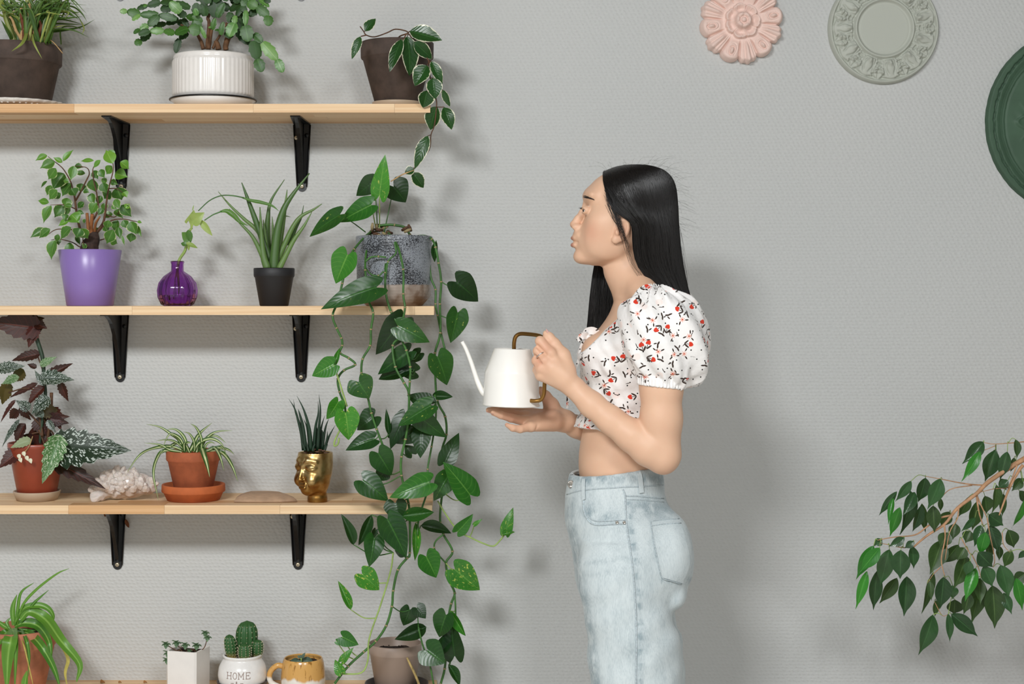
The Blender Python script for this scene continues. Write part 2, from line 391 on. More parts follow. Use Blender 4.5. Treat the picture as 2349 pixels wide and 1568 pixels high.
# ------------------------------------------------------------------ wall medallions (polar relief)
def relief(name, px, py, R, hfun, rfun, mat, lab, nr=80, na=360, thick=.012):
    c = W(px, py, WALL); s = WALL/F; R *= s
    V = []
    for i in range(nr+1):
        q = i/nr
        for k in range(na):
            a = 2*math.pi*k/na; r = q*R*(rfun(a)*q+(1-q) if rfun else 1); h = hfun(q, a)*s
            if i == nr: h = 0
            V.append((c[0]+r*math.cos(a), WALL-.001-h, c[2]+r*math.sin(a)))
    Fc = [[i*na+k, i*na+(k+1) % na, (i+1)*na+(k+1) % na, (i+1)*na+k] for i in range(nr) for k in range(na)]
    V = np.array(V); V[(nr)*na:, 1] = WALL-.0005
    return tag(mk(name, (V, Fc), mat), lab, 'medallion', 'plaster wall medallions')
def sm(x, a, b):
    t = min(1, max(0, (x-a)/(b-a))); return t*t*(3-2*t)
A0 = .17
def rose_r(a): return .84+.13*abs(math.cos(6*(a-A0)))**.55+.015*math.cos(36*(a-A0))*(math.cos(6*(a-A0)) < 0)
def rose_h(q, a):
    b = (a-A0); k = (b*12/(2*math.pi)+.5) % 1-.5; odd = int(math.floor(b*12/(2*math.pi)+.5)) % 2     # lobe coordinate -.5 .. .5
    env = sm(q, .44, .62)*sm(q, 1.0, .93); h = 12+6*sm(q, 1.0, .9)
    h += 9*env*(1-(2*k)**2)                                                            # each lobe swells
    h -= 7*math.exp(-((abs(k)-.5)/.055)**2)*sm(q, .45, .6)                              # valley between lobes
    if odd:                                                                             # ribbed fan leaf
        h -= 4.5*env*(math.exp(-((abs(k)-.17)/.045)**2)+math.exp(-((abs(k)-.33)/.04)**2)*.7); h += 3*env*math.exp(-(k/.07)**2)
    else:                                                                               # curled scroll
        rr = math.hypot(k*q*2.6, (q-.74)*2.9); h += 6*math.exp(-(rr/.17)**2)-6*math.exp(-((rr-.30)/.055)**2)*(k > -.18)-3.5*math.exp(-((rr-.52)/.05)**2)*(q < .86)
    pet = .36+.05*abs(math.cos(3.5*a))                                                  # inner flower, seven petals
    h += 13*sm(q, pet+.03, pet-.01)-11*math.exp(-((q-.27)/.075)**2)*(.45+.55*abs(math.cos(3.5*a)))*sm(q, .43, .34)
    h -= 4*math.exp(-((abs(math.cos(3.5*a)))/.10)**2)*sm(q, .2, .28)*sm(q, .42, .36)
    h += 10*sm(q, .21, .16)+5*math.exp(-(q/.06)**2)
    h += 5*abs(math.cos(3*a+.3))*math.exp(-((q-.14)/.04)**2)-5*math.exp(-((q-.075)/.018)**2)
    return max(2, h)
relief('pink_rosette', 1699, 52, 99, rose_h, rose_r, plain('pink_plaster', '#eccfc3', .6), 'pale pink scalloped plaster rosette with a raised flower')
def med_h(q, a):
    h = 7+9*math.exp(-((q-.955)/.028)**2)                                                 # outer ring
    h += 13*math.exp(-((q-.515)/.040)**2)+5*sm(q, .50, .42)                               # inner ring and plate
    u = sm(q, .55, .60)*sm(q, .935, .90)
    k = (a*11/(2*math.pi)) % 1-.5; w = .46*max(0, 1-((q-.66)/.27)**2)**.6*(1 if q > .5 else 0)   # acanthus leaves, pointed outwards
    w *= 1+.22*math.sin(q*95)
    lf = sm(abs(k), w+.05, w-.05); h += u*lf*(9+5*math.cos(k*5)*sm(q, .93, .7))
    h += u*7*math.exp(-((k)/.085)**2)*math.exp(-((q-.64)/.05)**2)                          # curled tip
    h -= u*6*math.exp(-((abs(k)-.15-.05*math.sin(q*20))/.03)**2)*sm(q, .58, .64)*sm(q, .88, .8)
    h -= u*5*math.exp(-((abs(k)-.28+.2*(q-.62))/.028)**2)*sm(q, .84, .76)
    k2 = (a*11/(2*math.pi)+.5) % 1-.5; w2 = .20*max(0, 1-((q-.80)/.13)**2)
    h += u*8*sm(abs(k2), w2+.04, w2-.03)*(1-.5*math.exp(-(k2/.03)**2))
    return max(1, h)
relief('grey_medallion', 2025, 67, 127, med_h, None, plain('grey_plaster', '#b6b9ae', .62), 'grey-green round ceiling-rose medallion with an acanthus leaf ring', 84, 396)
def grn_h(q, a):
    wv = .004*math.sin(37*a)+.003*math.sin(91*a+1)
    h = 14*sm(q, 1.0, .985)-9*math.exp(-((q-.918-wv)/.008)**2)-3*sm(q, .90, .86)
    h -= 3*math.exp(-((q-.85)/.006)**2)+4*math.exp(-((q-.83)/.009)**2)+2*math.exp(-((q-.80)/.01)**2)+4*sm(q, .83, .80)
    k = (a*6/(2*math.pi)+.5) % 1-.5
    rr = math.hypot(k*q*2.6, (q-.56)*2.4); h += 4*math.exp(-(rr/.28)**2)*(.6+.4*math.sin(40*k+30*q))
    h += 4*math.exp(-((q-.44-.07*math.cos(12*a))/.03)**2)+3*math.exp(-((q-.62-.05*math.cos(18*a))/.02)**2)*sm(abs(k), .35, .1)
    return max(1, h)
relief('green_medallion', 2476, 281, 217, grn_h, lambda a: 1+.0012*math.sin(23*a)+.001*math.sin(57*a), plain('green_plaster', '#3f5a45', .6, var=.1, nscale=12), 'dark green round wall medallion cut off at the right edge', 110, 420)
# ------------------------------------------------------------------ pots
def pt(px, si, Y): return np.array(((px-CX)*Y/F, Y, SHZ[si]))
K = lambda v, Y: v*Y/F                               # px length -> metres at depth Y
M_CLAYD = plain('dark_clay', '#4b3d35', .8, var=.28, nscale=22, bump=.15)
M_TERRA = plain('terracotta', '#a85a37', .82, var=.16, nscale=30, bump=.12)
M_TERRA2 = plain('terracotta_saucer', '#bb6233', .8, var=.1, nscale=30, bump=.1)
M_TERRA3 = plain('old_terracotta', '#b9785a', .85, var=.22, nscale=18, bump=.12)
M_RUST = plain('rust_plastic', '#93402a', .35, var=.06)
M_BEIGE = plain('beige_plastic', '#bba58d', .45)
M_WHITE = plain('white_glaze', '#e9e4de', .22, var=.02)
M_WHITE2 = plain('crackle_white', '#ebe8e4', .2, var=.04, nscale=60)
M_SOIL = plain('potting_soil', '#2a1d15', .95, var=.5, nscale=160, bump=.8)
M_PURP = plain('purple_plastic', '#8b72b4', .3)
M_BLKP = plain('black_plastic', '#222224', .55)
M_TAUPE = plain('taupe_plastic', '#9f8b7d', .45)
M_DKSAU = plain('dark_brown_saucer', '#3a2d27', .4)
def soil(root, c, r, h, name='soil'):
    sg, nr = 28, 6; V = [(c[0], c[1], c[2]+h+.004)]; rs = random.Random(int(r*1e5))
    for i in range(1, nr+1):
        for k in range(sg):
            a = 6.2832*k/sg; V.append((c[0]+r*i/nr*math.cos(a), c[1]+r*i/nr*math.sin(a), c[2]+h+rs.uniform(-.003, .003)))
    Fc = [[0, 1+k, 1+(k+1) % sg] for k in range(sg)]+[[1+i*sg+k, 1+(i+1)*sg+k, 1+(i+1)*sg+(k+1) % sg, 1+i*sg+(k+1) % sg] for i in range(nr-1) for k in range(sg)]
    return mk(name, (V, Fc), M_SOIL, root)
def rimpot(r0, r1, h, rim=.0, rimh=.0, t=.004, z0=0., lip=.0015):
    """profile of a tapered pot with an optional collar; hollow inside"""
    p = [(r0*.6, z0), (r0-.002, z0), (r0, z0+.002)]; hb = h-rimh
    if rim: p += [(r1-rim, z0+hb-.001), (r1-rim*.4, z0+hb+.001), (r1-rim*.1, z0+hb+.004)]
    p += [(r1, z0+h-lip), (r1-lip, z0+h), (r1-t+.0005, z0+h), (r1-t, z0+h-.002), ((r0+r1)/2-t, z0+h*.55), (0, z0+h*.5)]
    return p
def saucer(name, px, si, Y, R, R0, h, mat, lab, t=.003, rimmat=None, band=0):
    c = pt(px, si, Y); root = thing(name, c, lab, 'saucer')
    R, R0, h = K(R, Y), K(R0, Y), K(h, Y)
    b = mk('dish', lathe(c, [(R0*.8, 0), (R0, .0005), *([(R-.005, h-K(band, Y)-.001), (R-.001, h-K(band, Y)+.001), (R, h-K(band, Y)+.003)] if band else []), (R*.992, h-.0015), (R*.985, h), (R-t-.001, h), (R0-t, t), (0, t)]), mat, root)
    if rimmat: mk('rim', lathe(c, [(R-t*.6, h-.0012), (R+.0016, h-.001), (R+.0024, h+.0008), (R+.0012, h+.0026), (R-t*.6, h+.002)], 64), rimmat, root)
    return root
# 1 dark clay pot on a lace plate (top left)
YP = 3.607
c = pt(34, 1, YP)
pl = thing('lace_plate', c, 'white lacy openwork plate under the grassy plant', 'plate')
Rp = K(116, YP)
M_LACE = plain('lace_china', '#ddd6cd', .35, var=.1, nscale=140)
mk('plate', lathe(c, [(Rp*.6, 0), (Rp*.66, .0005), (Rp*.9, .006), (Rp, .0125), (Rp*.985, .014), (Rp*.88, .009), (Rp*.6, .004), (0, .004)], 120, lambda a, j: 1+(.014*math.cos(30*a) if j in (3, 4) else 0)), M_LACE, pl)
for k in range(48):
    a = 6.2832*k/48; q = .86; mk('bead', lathe(c+np.array((Rp*q*math.cos(a), Rp*q*math.sin(a), .003)), [(0, 0), (.003, .001), (.0034, .004), (.002, .0062), (0, .0068)], 8), M_LACE, pl)
GRASS = thing('grassy_houseplant', c+np.array((0, 0, .0045)), 'grassy long-leaved plant in a dark brown clay pot on a lacy plate', 'potted plant')
mk('pot', lathe(c, rimpot(K(79, YP), K(106, YP), K(139, YP), K(7, YP), K(43, YP), .007, .0045), 64), M_CLAYD, GRASS); soil(GRASS, c, K(97, YP), K(125, YP))
# 2 white ribbed pot with black rimmed saucer
YR = 3.605; c = pt(489, 1, YR); cR = c
saucer('black_rimmed_saucer', 489, 1, YR, 98, 76, 20.5, M_WHITE, 'white saucer with a black rim under the ribbed white pot', rimmat=M_BLACK)
CACT = thing('christmas_cactus', c+np.array((0, 0, .004)), 'christmas cactus with flat jointed leaves in a white ribbed pot', 'potted plant')
k_ = lambda v: K(v, YR)
mk('pot', lathe(c, [(k_(60), .004), (k_(66), .006), (k_(88), k_(21)), (k_(90.5), k_(28)), (k_(92.3), k_(30)), (k_(92.5), k_(34)), (k_(92.5), k_(104)), (k_(92), k_(108)), (k_(89), k_(112)), (k_(90.5), k_(115)), (k_(89), k_(121)), (k_(87), k_(122)), (k_(84), k_(121)), (k_(84), k_(90)), (0, k_(88))], 240,
   lambda a, j: 1+(.012*abs(math.sin(26*a))-.006 if 4 <= j <= 7 else 0)), M_WHITE, CACT); soil(CACT, c, k_(83.5), k_(112))
# 3 hoya
YH = 3.600; cH = pt(911, 1, YH)
saucer('beige_saucer', 911, 1, YH, 58, 54, 15, M_BEIGE, 'beige plastic saucer under the dark pot of the trailing plant')
HOYA = thing('variegated_hoya', cH+np.array((0, 0, .0035)), 'trailing plant with cream-edged leaves in a dark brown clay pot', 'potted plant')
mk('pot', lathe(cH, rimpot(K(49, YH), K(84, YH), K(148, YH), K(5.5, YH), K(38, YH), .006, .0035), 64), M_CLAYD, HOYA); soil(HOYA, cH, K(76, YH), K(136, YH))
# 4 purple pot
YF = 3.607; cF = pt(206.5, 2, YF)
FIC = thing('variegated_ficus', cF, 'small bushy ficus with cream-edged leaves in a glossy purple pot', 'potted plant')
mk('pot', lathe(cF, rimpot(K(53, YF), K(71.5, YF), K(128.5, YF), 0, 0, .003), 64), M_PURP, FIC); soil(FIC, cF, K(67, YF), K(118, YF))
# 5 purple glass vase
YV = 3.585; cV = pt(407, 2, YV); kv = lambda v: K(v, YV)
t = NT('purple_glass'); t.set('#bf84d2', .04, Transmission_Weight=1.0, IOR=1.45)
M_PGL = t.m
VASE = thing('bud_vase', cV, 'small ribbed purple glass bud vase with water', 'vase')
rib = lambda lo, hi: (lambda a, j: 1+(.030*math.cos(18*a) if lo <= j <= hi else 0))
outp = [(0, 0.0005), (kv(30), 0), (kv(37), kv(4)), (kv(44), kv(20)), (kv(45.6), kv(36)), (kv(42), kv(53)), (kv(31), kv(68)), (kv(20), kv(76)), (kv(14.6), kv(80)), (kv(14), kv(95)), (kv(15), kv(98)), (kv(15.8), kv(100.5)), (kv(15), kv(103)), (kv(13.5), kv(103))]
inn = [(kv(12.3), kv(100)), (kv(12.2), kv(81)), (kv(18), kv(75)), (kv(29), kv(67)), (kv(39.5), kv(52)), (kv(43), kv(36)), (kv(41), kv(20)), (kv(34), kv(6)), (0, kv(4))]
mk('glass_body', lathe(cV, outp+inn, 108, rib(2, 7)), M_PGL, VASE)
t = NT('purple_water'); t.set('#dca8e4', .0, Transmission_Weight=1.0, IOR=1.33); M_WAT = t.m
mk('water', lathe(cV, [(0, kv(4.6)), (kv(33), kv(6.5)), (kv(40.2), kv(18)), (kv(40.6), kv(25)), (0, kv(25))], 64), M_WAT, VASE)
# 6 black pot with aloe
YA = 3.590; cA = pt(628.8, 2, YA); ka = lambda v: K(v, YA)
ALOE = thing('aloe_plant', cA, 'spiky aloe in a small matte black pot', 'potted plant')
mk('pot', lathe(cA, rimpot(ka(33), ka(47), ka(87), ka(3), ka(21), .0025), 56), M_BLKP, ALOE); soil(ALOE, cA, ka(43), ka(78))
# 7 speckled grey pot (pothos)
YQ = 3.604; cQ = pt(904, 2, YQ); kq = lambda v: K(v, YQ)
def m_speck():
    t = NT('speckled_glaze'); p = t.coord(); z = t.sep(p)[2]
    top = t.noise(t.mapv(p, (1, 1, 1.6)), 330, 3, .7); big = t.noise(p, 14, 2)
    c1 = t.mix(t.step(t.math('ADD', top, t.math('MULTIPLY', t.math('SUBTRACT', big, .5), .5)), .50, .58), '#8f949a', '#1f2126')
    lo = t.mix(t.step(t.noise(p, 22, 4), .52, .68), '#a4968a', '#7b6350')
    f = t.step(t.math('ADD', z, t.math('MULTIPLY', t.noise(p, 60, 2), .006)), kq(47)+.002, kq(47)+.006)
    t.set(t.mix(f, lo, c1), .38); t.bump(t.math('SINE', t.math('MULTIPLY', z, 900)), .12, .001); return t.m
POTH = thing('golden_pothos', cQ, 'pothos with heart-shaped leaves trailing down from a speckled grey pot', 'potted plant')
mk('pot', lathe(cQ, [(kq(58), 0), (kq(64), .0005), (kq(78), kq(16)), (kq(83), kq(24)), (kq(85), kq(40)), (kq(85.5), kq(90)), (kq(87), kq(130)), (kq(88), kq(156)), (kq(87.5), kq(159)), (kq(85.5), kq(160)), (kq(83), kq(158)), (kq(82), kq(120)), (0, kq(110))], 72, lambda a, j: 1+.004*math.sin(3*a+j)), m_speck(), POTH)
soil(POTH, cQ, kq(82.5), kq(150))
# 8 begonia pot
YB_ = 3.600; cB = pt(85, 3, YB_); kb = lambda v: K(v, YB_)
saucer('beige_saucer', 85, 3, YB_, 54, 46, 21, M_BEIGE, 'beige plastic saucer under the rust-red pot')
BEG = thing('spotted_begonia', cB+np.array((0, 0, .0035)), 'begonia with silver-spotted green and dark red leaves in a rust-red pot', 'potted plant')
mk('pot', lathe(cB, rimpot(kb(42), kb(66), kb(128), kb(2.5), kb(12), .003, .0035), 56), M_RUST, BEG); soil(BEG, cB, kb(60), kb(112))
# 9 terracotta + saucer
YT = 3.600; cT = pt(443.8, 3, YT); kt = lambda v: K(v, YT)
saucer('terracotta_saucer', 443.8, 3, YT, 72.5, 60, 36, M_TERRA2, 'orange terracotta saucer holding the spider plant pot', t=.005, band=18)
SPI = thing('spider_plant', cT+np.array((0, 0, .0055)), 'small spider plant with striped leaves in a terracotta pot', 'potted plant')
mk('pot', lathe(cT, rimpot(kt(40), kt(62.5), kt(108), kt(4.5), kt(24), .005, .0055), 56), M_TERRA, SPI); soil(SPI, cT, kt(56), kt(98))
# 10 old terracotta bottom left
YO = 3.60; cO = pt(46, 4, YO); ko = lambda v: K(v, YO)
STR = thing('strappy_plant', cO, 'plant with long strappy green leaves in a weathered terracotta pot', 'potted plant')
mk('pot', lathe(cO, rimpot(ko(54), ko(82), ko(150), ko(5), ko(40), .007), 56), M_TERRA3, STR); soil(STR, cO, ko(74), ko(132))
# 11 white square pot
YS = 3.585; cS = pt(432, 4, YS); ks = lambda v: K(v, YS)
SED = thing('sedum_plant', cS, 'trailing sedum rosettes in a tall white square pot', 'potted plant')
def sqpot(c, a, h, ang, t=.004):
    V = []
    for (q, z) in ((a, 0), (a*1.02, h), (a*1.02-t, h), (a*1.02-t, h-.02)):
        for k in range(4):
            for dth in (-.06, .06):
                th = ang+math.pi/4+k*math.pi/2+dth; V.append((c[0]+q*1.414*math.cos(th), c[1]+q*1.414*math.sin(th), c[2]+z))
    Fc = [[j*8+k, j*8+(k+1) % 8, (j+1)*8+(k+1) % 8, (j+1)*8+k] for j in range(3) for k in range(8)]+[list(range(8))[::-1], [24+k for k in range(8)]]
    return np.array(V), Fc
mk('pot', sqpot(cS, ks(35), ks(106), math.radians(-17)), M_WHITE, SED, smooth=False)
mk('soil', sqpot(cS+np.array((0, 0, ks(90))), ks(31), ks(8), math.radians(-17)), M_SOIL, SED, smooth=False)
# 12 HOME pot with dark saucer
YM = 3.585; cM = pt(556, 4, YM); km = lambda v: K(v, YM)
saucer('dark_saucer', 556, 4, YM, 59, 46, 33, M_DKSAU, 'dark brown saucer under the white HOME pot')
HOME = thing('cactus_pot', cM+np.array((0, 0, .0035)), 'cluster of ribbed cacti in a round white HOME pot', 'potted plant')
z0 = .0035
homep = [(km(30), z0), (km(38), z0+km(3)), (km(50), z0+km(18)), (km(55), z0+km(38)), (km(55.5), z0+km(46)), (km(53), z0+km(62)), (km(46), z0+km(75)), (km(42.5), z0+km(80)), (km(43), z0+km(83)), (km(44.5), z0+km(86)), (km(44), z0+km(89)), (km(41), z0+km(89)), (km(39), z0+km(84)), (km(42), z0+km(75)), (0, z0+km(73))]
mk('pot', lathe(cM, cat(homep, 3).tolist(), 72), M_WHITE2, HOME); soil(HOME, cM, km(40), z0+km(77))
M_INK = plain('stamped_ink', '#a08d84', .8)
def letter(ch):
    S = {'H': [[(0, 0), (0, 1)], [(.8, 0), (.8, 1)], [(0, .5), (.8, .5)], [(-.18, 0), (.18, 0)], [(-.18, 1), (.18, 1)], [(.62, 0), (.98, 0)], [(.62, 1), (.98, 1)]],
         'O': [[(.4+.42*math.cos(a), .5+.5*math.sin(a)) for a in np.linspace(0, 6.2832, 17)]],
         'M': [[(0, 0), (0, 1), (.5, .25), (1, 1), (1, 0)], [(-.18, 0), (.18, 0)], [(.82, 0), (1.18, 0)], [(-.18, 1), (.05, 1)], [(.95, 1), (1.18, 1)]],
         'E': [[(0, 0), (0, 1)], [(-.15, 1), (.75, 1), (.75, .8)], [(0, .52), (.5, .52)], [(.5, .42), (.5, .62)], [(-.15, 0), (.78, 0), (.78, .22)]],
         '-': [[(0, .5), (1, .5)]],
         '&': [[(.9, 0), (.2, .8), (.35, 1), (.55, .85), (.1, .35), (.3, 0), (.6, .05), (.9, .45)]]}
    return S[ch]
def stamp(root, c, rz, text, x0, zmid, size, adv, mat):
    """letters as raised strokes lying on the curved belly; rz(z) = radius of the pot at that height"""
    x = x0
    for ch in text:
        if ch != ' ':
            parts = []
            for st in letter(ch):
                P = []
                for i in range(len(st)-1):
                    for u in np.linspace(0, 1, 5): P.append((st[i][0]+(st[i+1][0]-st[i][0])*u, st[i][1]+(st[i+1][1]-st[i][1])*u))
                Q = []
                for a, b in P:
                    xx = x+a*size*.75; z = zmid+(b-.5)*size; r = rz(z)+.0003; Q.append((c[0]+xx, c[1]-math.sqrt(max(1e-9, r*r-xx*xx)), c[2]+z))
                Q = [q for i, q in enumerate(Q) if i == 0 or np.linalg.norm(np.array(q)-np.array(Q[i-1])) > 1e-6]
                parts.append(tube(Q, .00075, 6))
            mk('letter', join(*parts), mat, root)
        x += adv.get(ch, .9)*size
hz = np.array(cat(homep[:8], 6)); rz = lambda z: float(np.interp(z, hz[:, 1], hz[:, 0]))
stamp(HOME, cM, rz, 'HOME', -km(27), z0+km(52), km(14), {'H': .95, 'O': .93, 'M': 1.2}, M_INK)
stamp(HOME, cM, rz, '- & -', -km(19), z0+km(35), km(9), {'-': .95, ' ': .25, '&': .95}, M_INK)
# 13 mug
YG = 3.585; cG = pt(695.5, 4, YG); kg = lambda v: K(v, YG)
def m_mug():
    t = NT('honey_glaze'); p = t.coord(); z = t.sep(p)[2]; r = t.math('ADD', z, t.math('MULTIPLY', t.noise(t.mapv(p, (40, 40, 6)), 1, 3), .03))
    c = t.mix(t.step(t.noise(t.mapv(p, (160, 160, 40)), 1, 3), .58, .7), '#d3a25c', '#9a6a2c')
    t.set(t.mix(t.step(r, kg(52), kg(60)), '#e9e4da', c), .18); return t.m
M_MUG = m_mug()
MUG = thing('mug_succulent', cG, 'grey-green succulent planted in a honey-coloured glazed mug', 'potted plant')
mk('mug', lathe(cG, cat([(kg(34), 0), (kg(42), kg(4)), (kg(50), kg(26)), (kg(50.5), kg(46)), (kg(47.5), kg(72)), (kg(44), kg(83)), (kg(42.5), kg(84)), (kg(41), kg(82)), (kg(43), kg(68)), (0, kg(66))], 3).tolist(), 64), M_MUG, MUG)
mk('handle', tube(cat([(cG[0]-kg(44), cG[1], cG[2]+kg(64)), (cG[0]-kg(60), cG[1], cG[2]+kg(66)), (cG[0]-kg(76), cG[1], cG[2]+kg(50)), (cG[0]-kg(74), cG[1], cG[2]+kg(28)), (cG[0]-kg(48), cG[1], cG[2]+kg(14))], 6), kg(6.5), 12), M_MUG, MUG)
soil(MUG, cG, kg(42), kg(72))
# 14 taupe pot
YU = 3.600; cU = pt(906.5, 4, YU); ku = lambda v: K(v, YU)
saucer('dark_saucer', 910, 4, YU, 74, 60, 24, M_DKSAU, 'dark brown saucer under the empty taupe pot')
TAU = thing('taupe_pot', cU+np.array((0, 0, .0035)), 'taupe plastic pot of bare soil with one dry stalk', 'potted plant')
mk('pot', lathe(cU, rimpot(ku(44), ku(61), ku(112), ku(3), ku(24), .003, .0035), 56), M_TAUPE, TAU); soil(TAU, cU, ku(57), ku(96))
rs = random.Random(4)
for k in range(26):
    a, r = rs.random()*6.28, ku(54)*rs.random()**.5; q = cU+np.array((r*math.cos(a), r*math.sin(a), ku(98))); s_ = rs.uniform(.0015, .0035)
    mk('soil_crumb', lathe(q, [(0, -s_), (s_, 0), (s_*.7, s_*.8), (0, s_)], 5), M_SOIL, TAU, smooth=False)
CB2 = crop(680, 1100, 3.35)
mk('dry_stalk', tube(cat(P3([CB2(q) for q in ((850, 1365), (870, 1410), (905, 1480), (940, 1568), (950, 1640))], 3.535), 5), [.0022, .0028, .003, .0026], 8), plain('dry_stalk', '#b39a62', .7, var=.3, nscale=90), TAU)
# debris on the lowest shelf
for k, (x, w, lab) in enumerate([(235, 11, 'curled brown leaf fragment on the lowest shelf, largest of three'), (275, 7, 'small brown crumb on the lowest shelf, middle of three'), (333, 8, 'small brown crumb on the lowest shelf, near the white square pot')]):
    q = pt(x, 4, 3.69); s_ = K(w, 3.69)
    tag(mk('dried_leaf', leaf(q+np.array((-s_/2, 0, .001)), q+np.array((s_/2, 0, .003)), s_*.9, 'hoya', (0, -.6, .8), .7, .3, seed=k, wave=.1), plain('debris_%d' % k, '#9a6b3a', .85)), lab, 'leaf')
# ------------------------------------------------------------------ quartz cluster
t = NT('quartz'); p = t.coord(); t.set(t.mix(t.step(t.noise(p, 24, 4), .4, .7), '#efe4dc', '#dcc6b4'), t.math('ADD', .1, t.math('MULTIPLY', t.noise(p, 40, 2), .35)), Transmission_Weight=.22, IOR=1.5, Subsurface_Weight=.35, Subsurface_Radius=(.02, .015, .01)); M_QZ = t.m
def quartz():
    Y = 3.595; c = pt(284, 3, Y); k = lambda v: K(v, Y); root = thing('quartz_cluster', c, 'milky quartz crystal cluster beside the spider plant', 'crystal')
    f = Field(c+np.array((-.085, -.07, -.002)), c+np.array((.085, .07, .10)), .003)
    for (x, z, r, y) in [(-52, 14, 17, -.02), (-58, 8, 12, -.03), (-30, 34, 30, 0), (-8, 36, 34, .005), (18, 34, 30, 0), (42, 34, 24, .01), (58, 30, 18, .005), (-40, 50, 18, .02), (10, 52, 18, .01)]:
        f.ell(c+np.array((k(x), y, k(z))), (k(r), k(r)*1.0, k(r)), .008)
    V, Q = f.mesh(); rs = random.Random(3)
    V = np.array([v+np.array(mnoise.noise_vector(Vector(v*70)))*.005 for v in V]); V[:, 2] = np.maximum(V[:, 2], c[2]+.0004)
    mk('matrix_rock', (V, Q), M_QZ, root, smooth=False)
    bv = BVHTree.FromPolygons(V.tolist(), Q.tolist())
    for i in range(60):
        a, e = rs.uniform(-math.pi, 0), rs.uniform(-.1, 1.3); d = np.array((math.cos(a)*math.cos(e), math.sin(a)*math.cos(e), math.sin(e)))
        o = c+np.array((rs.uniform(-k(58), k(58)), .0, k(26))); h = bv.ray_cast(Vector(o+d*.2), Vector(-d))
        if h[0] is None: continue
        q = np.array(h[0]); L = rs.uniform(.007, .015); r = rs.uniform(.005, .011); d = nrm(d+np.array([rs.uniform(-.5, .5) for _ in range(3)])); s = nrm(np.cross(d, (.3, .2, 1))); u = np.cross(d, s); VV = []
        for hh, rr in ((-.4*L, 1), (.55*L, .95), (L, rs.uniform(.35, .6))):
            for b in range(6): VV.append(q+d*hh+(s*math.cos(b*1.0472)+u*math.sin(b*1.0472))*r*rr)
        VV = np.array(VV); VV[:, 2] = np.maximum(VV[:, 2], c[2]+.0003)
        mk('crystal', (VV, [[j*6+b, j*6+(b+1) % 6, (j+1)*6+(b+1) % 6, (j+1)*6+b] for j in range(2) for b in range(6)]+[[12+b for b in range(6)]]), M_QZ, root, smooth=False)
quartz()
# ------------------------------------------------------------------ flat stone
def slab():
    out = [(537, 3.548), (560, 3.545), (600, 3.543), (640, 3.546), (681, 3.556), (676, 3.59), (664, 3.63), (650, 3.66), (620, 3.675), (590, 3.68), (566, 3.672), (550, 3.64), (541, 3.59)]
    o = [np.array(((x-CX)*y/F, y)) for x, y in out]; ce = sum(o)/len(o); V = []; n = len(o); rs = random.Random(2)
    for q, z in ((1, .0005), (1.0, .004), (.96, .0075), (.75, .013), (.45, .0158)):
        for p in o: e = ce+(p-ce)*q; V.append((e[0], e[1], SHZ[3]+z+rs.uniform(-.0006, .0006)*(z > .001)))
    V.append((ce[0], ce[1], SHZ[3]+.0165))
    Fc = [[j*n+k, j*n+(k+1) % n, (j+1)*n+(k+1) % n, (j+1)*n+k] for j in range(4) for k in range(n)]+[[4*n+k, 4*n+(k+1) % n, 5*n] for k in range(n)]+[list(range(n))[::-1]]
    tag(mk('flat_stone', (V, Fc), plain('sandstone', '#b39478', .85, var=.12, nscale=40, bump=.4)), 'flat tan sandstone slab lying between terracotta pot and gold face pot', 'stone')
slab()
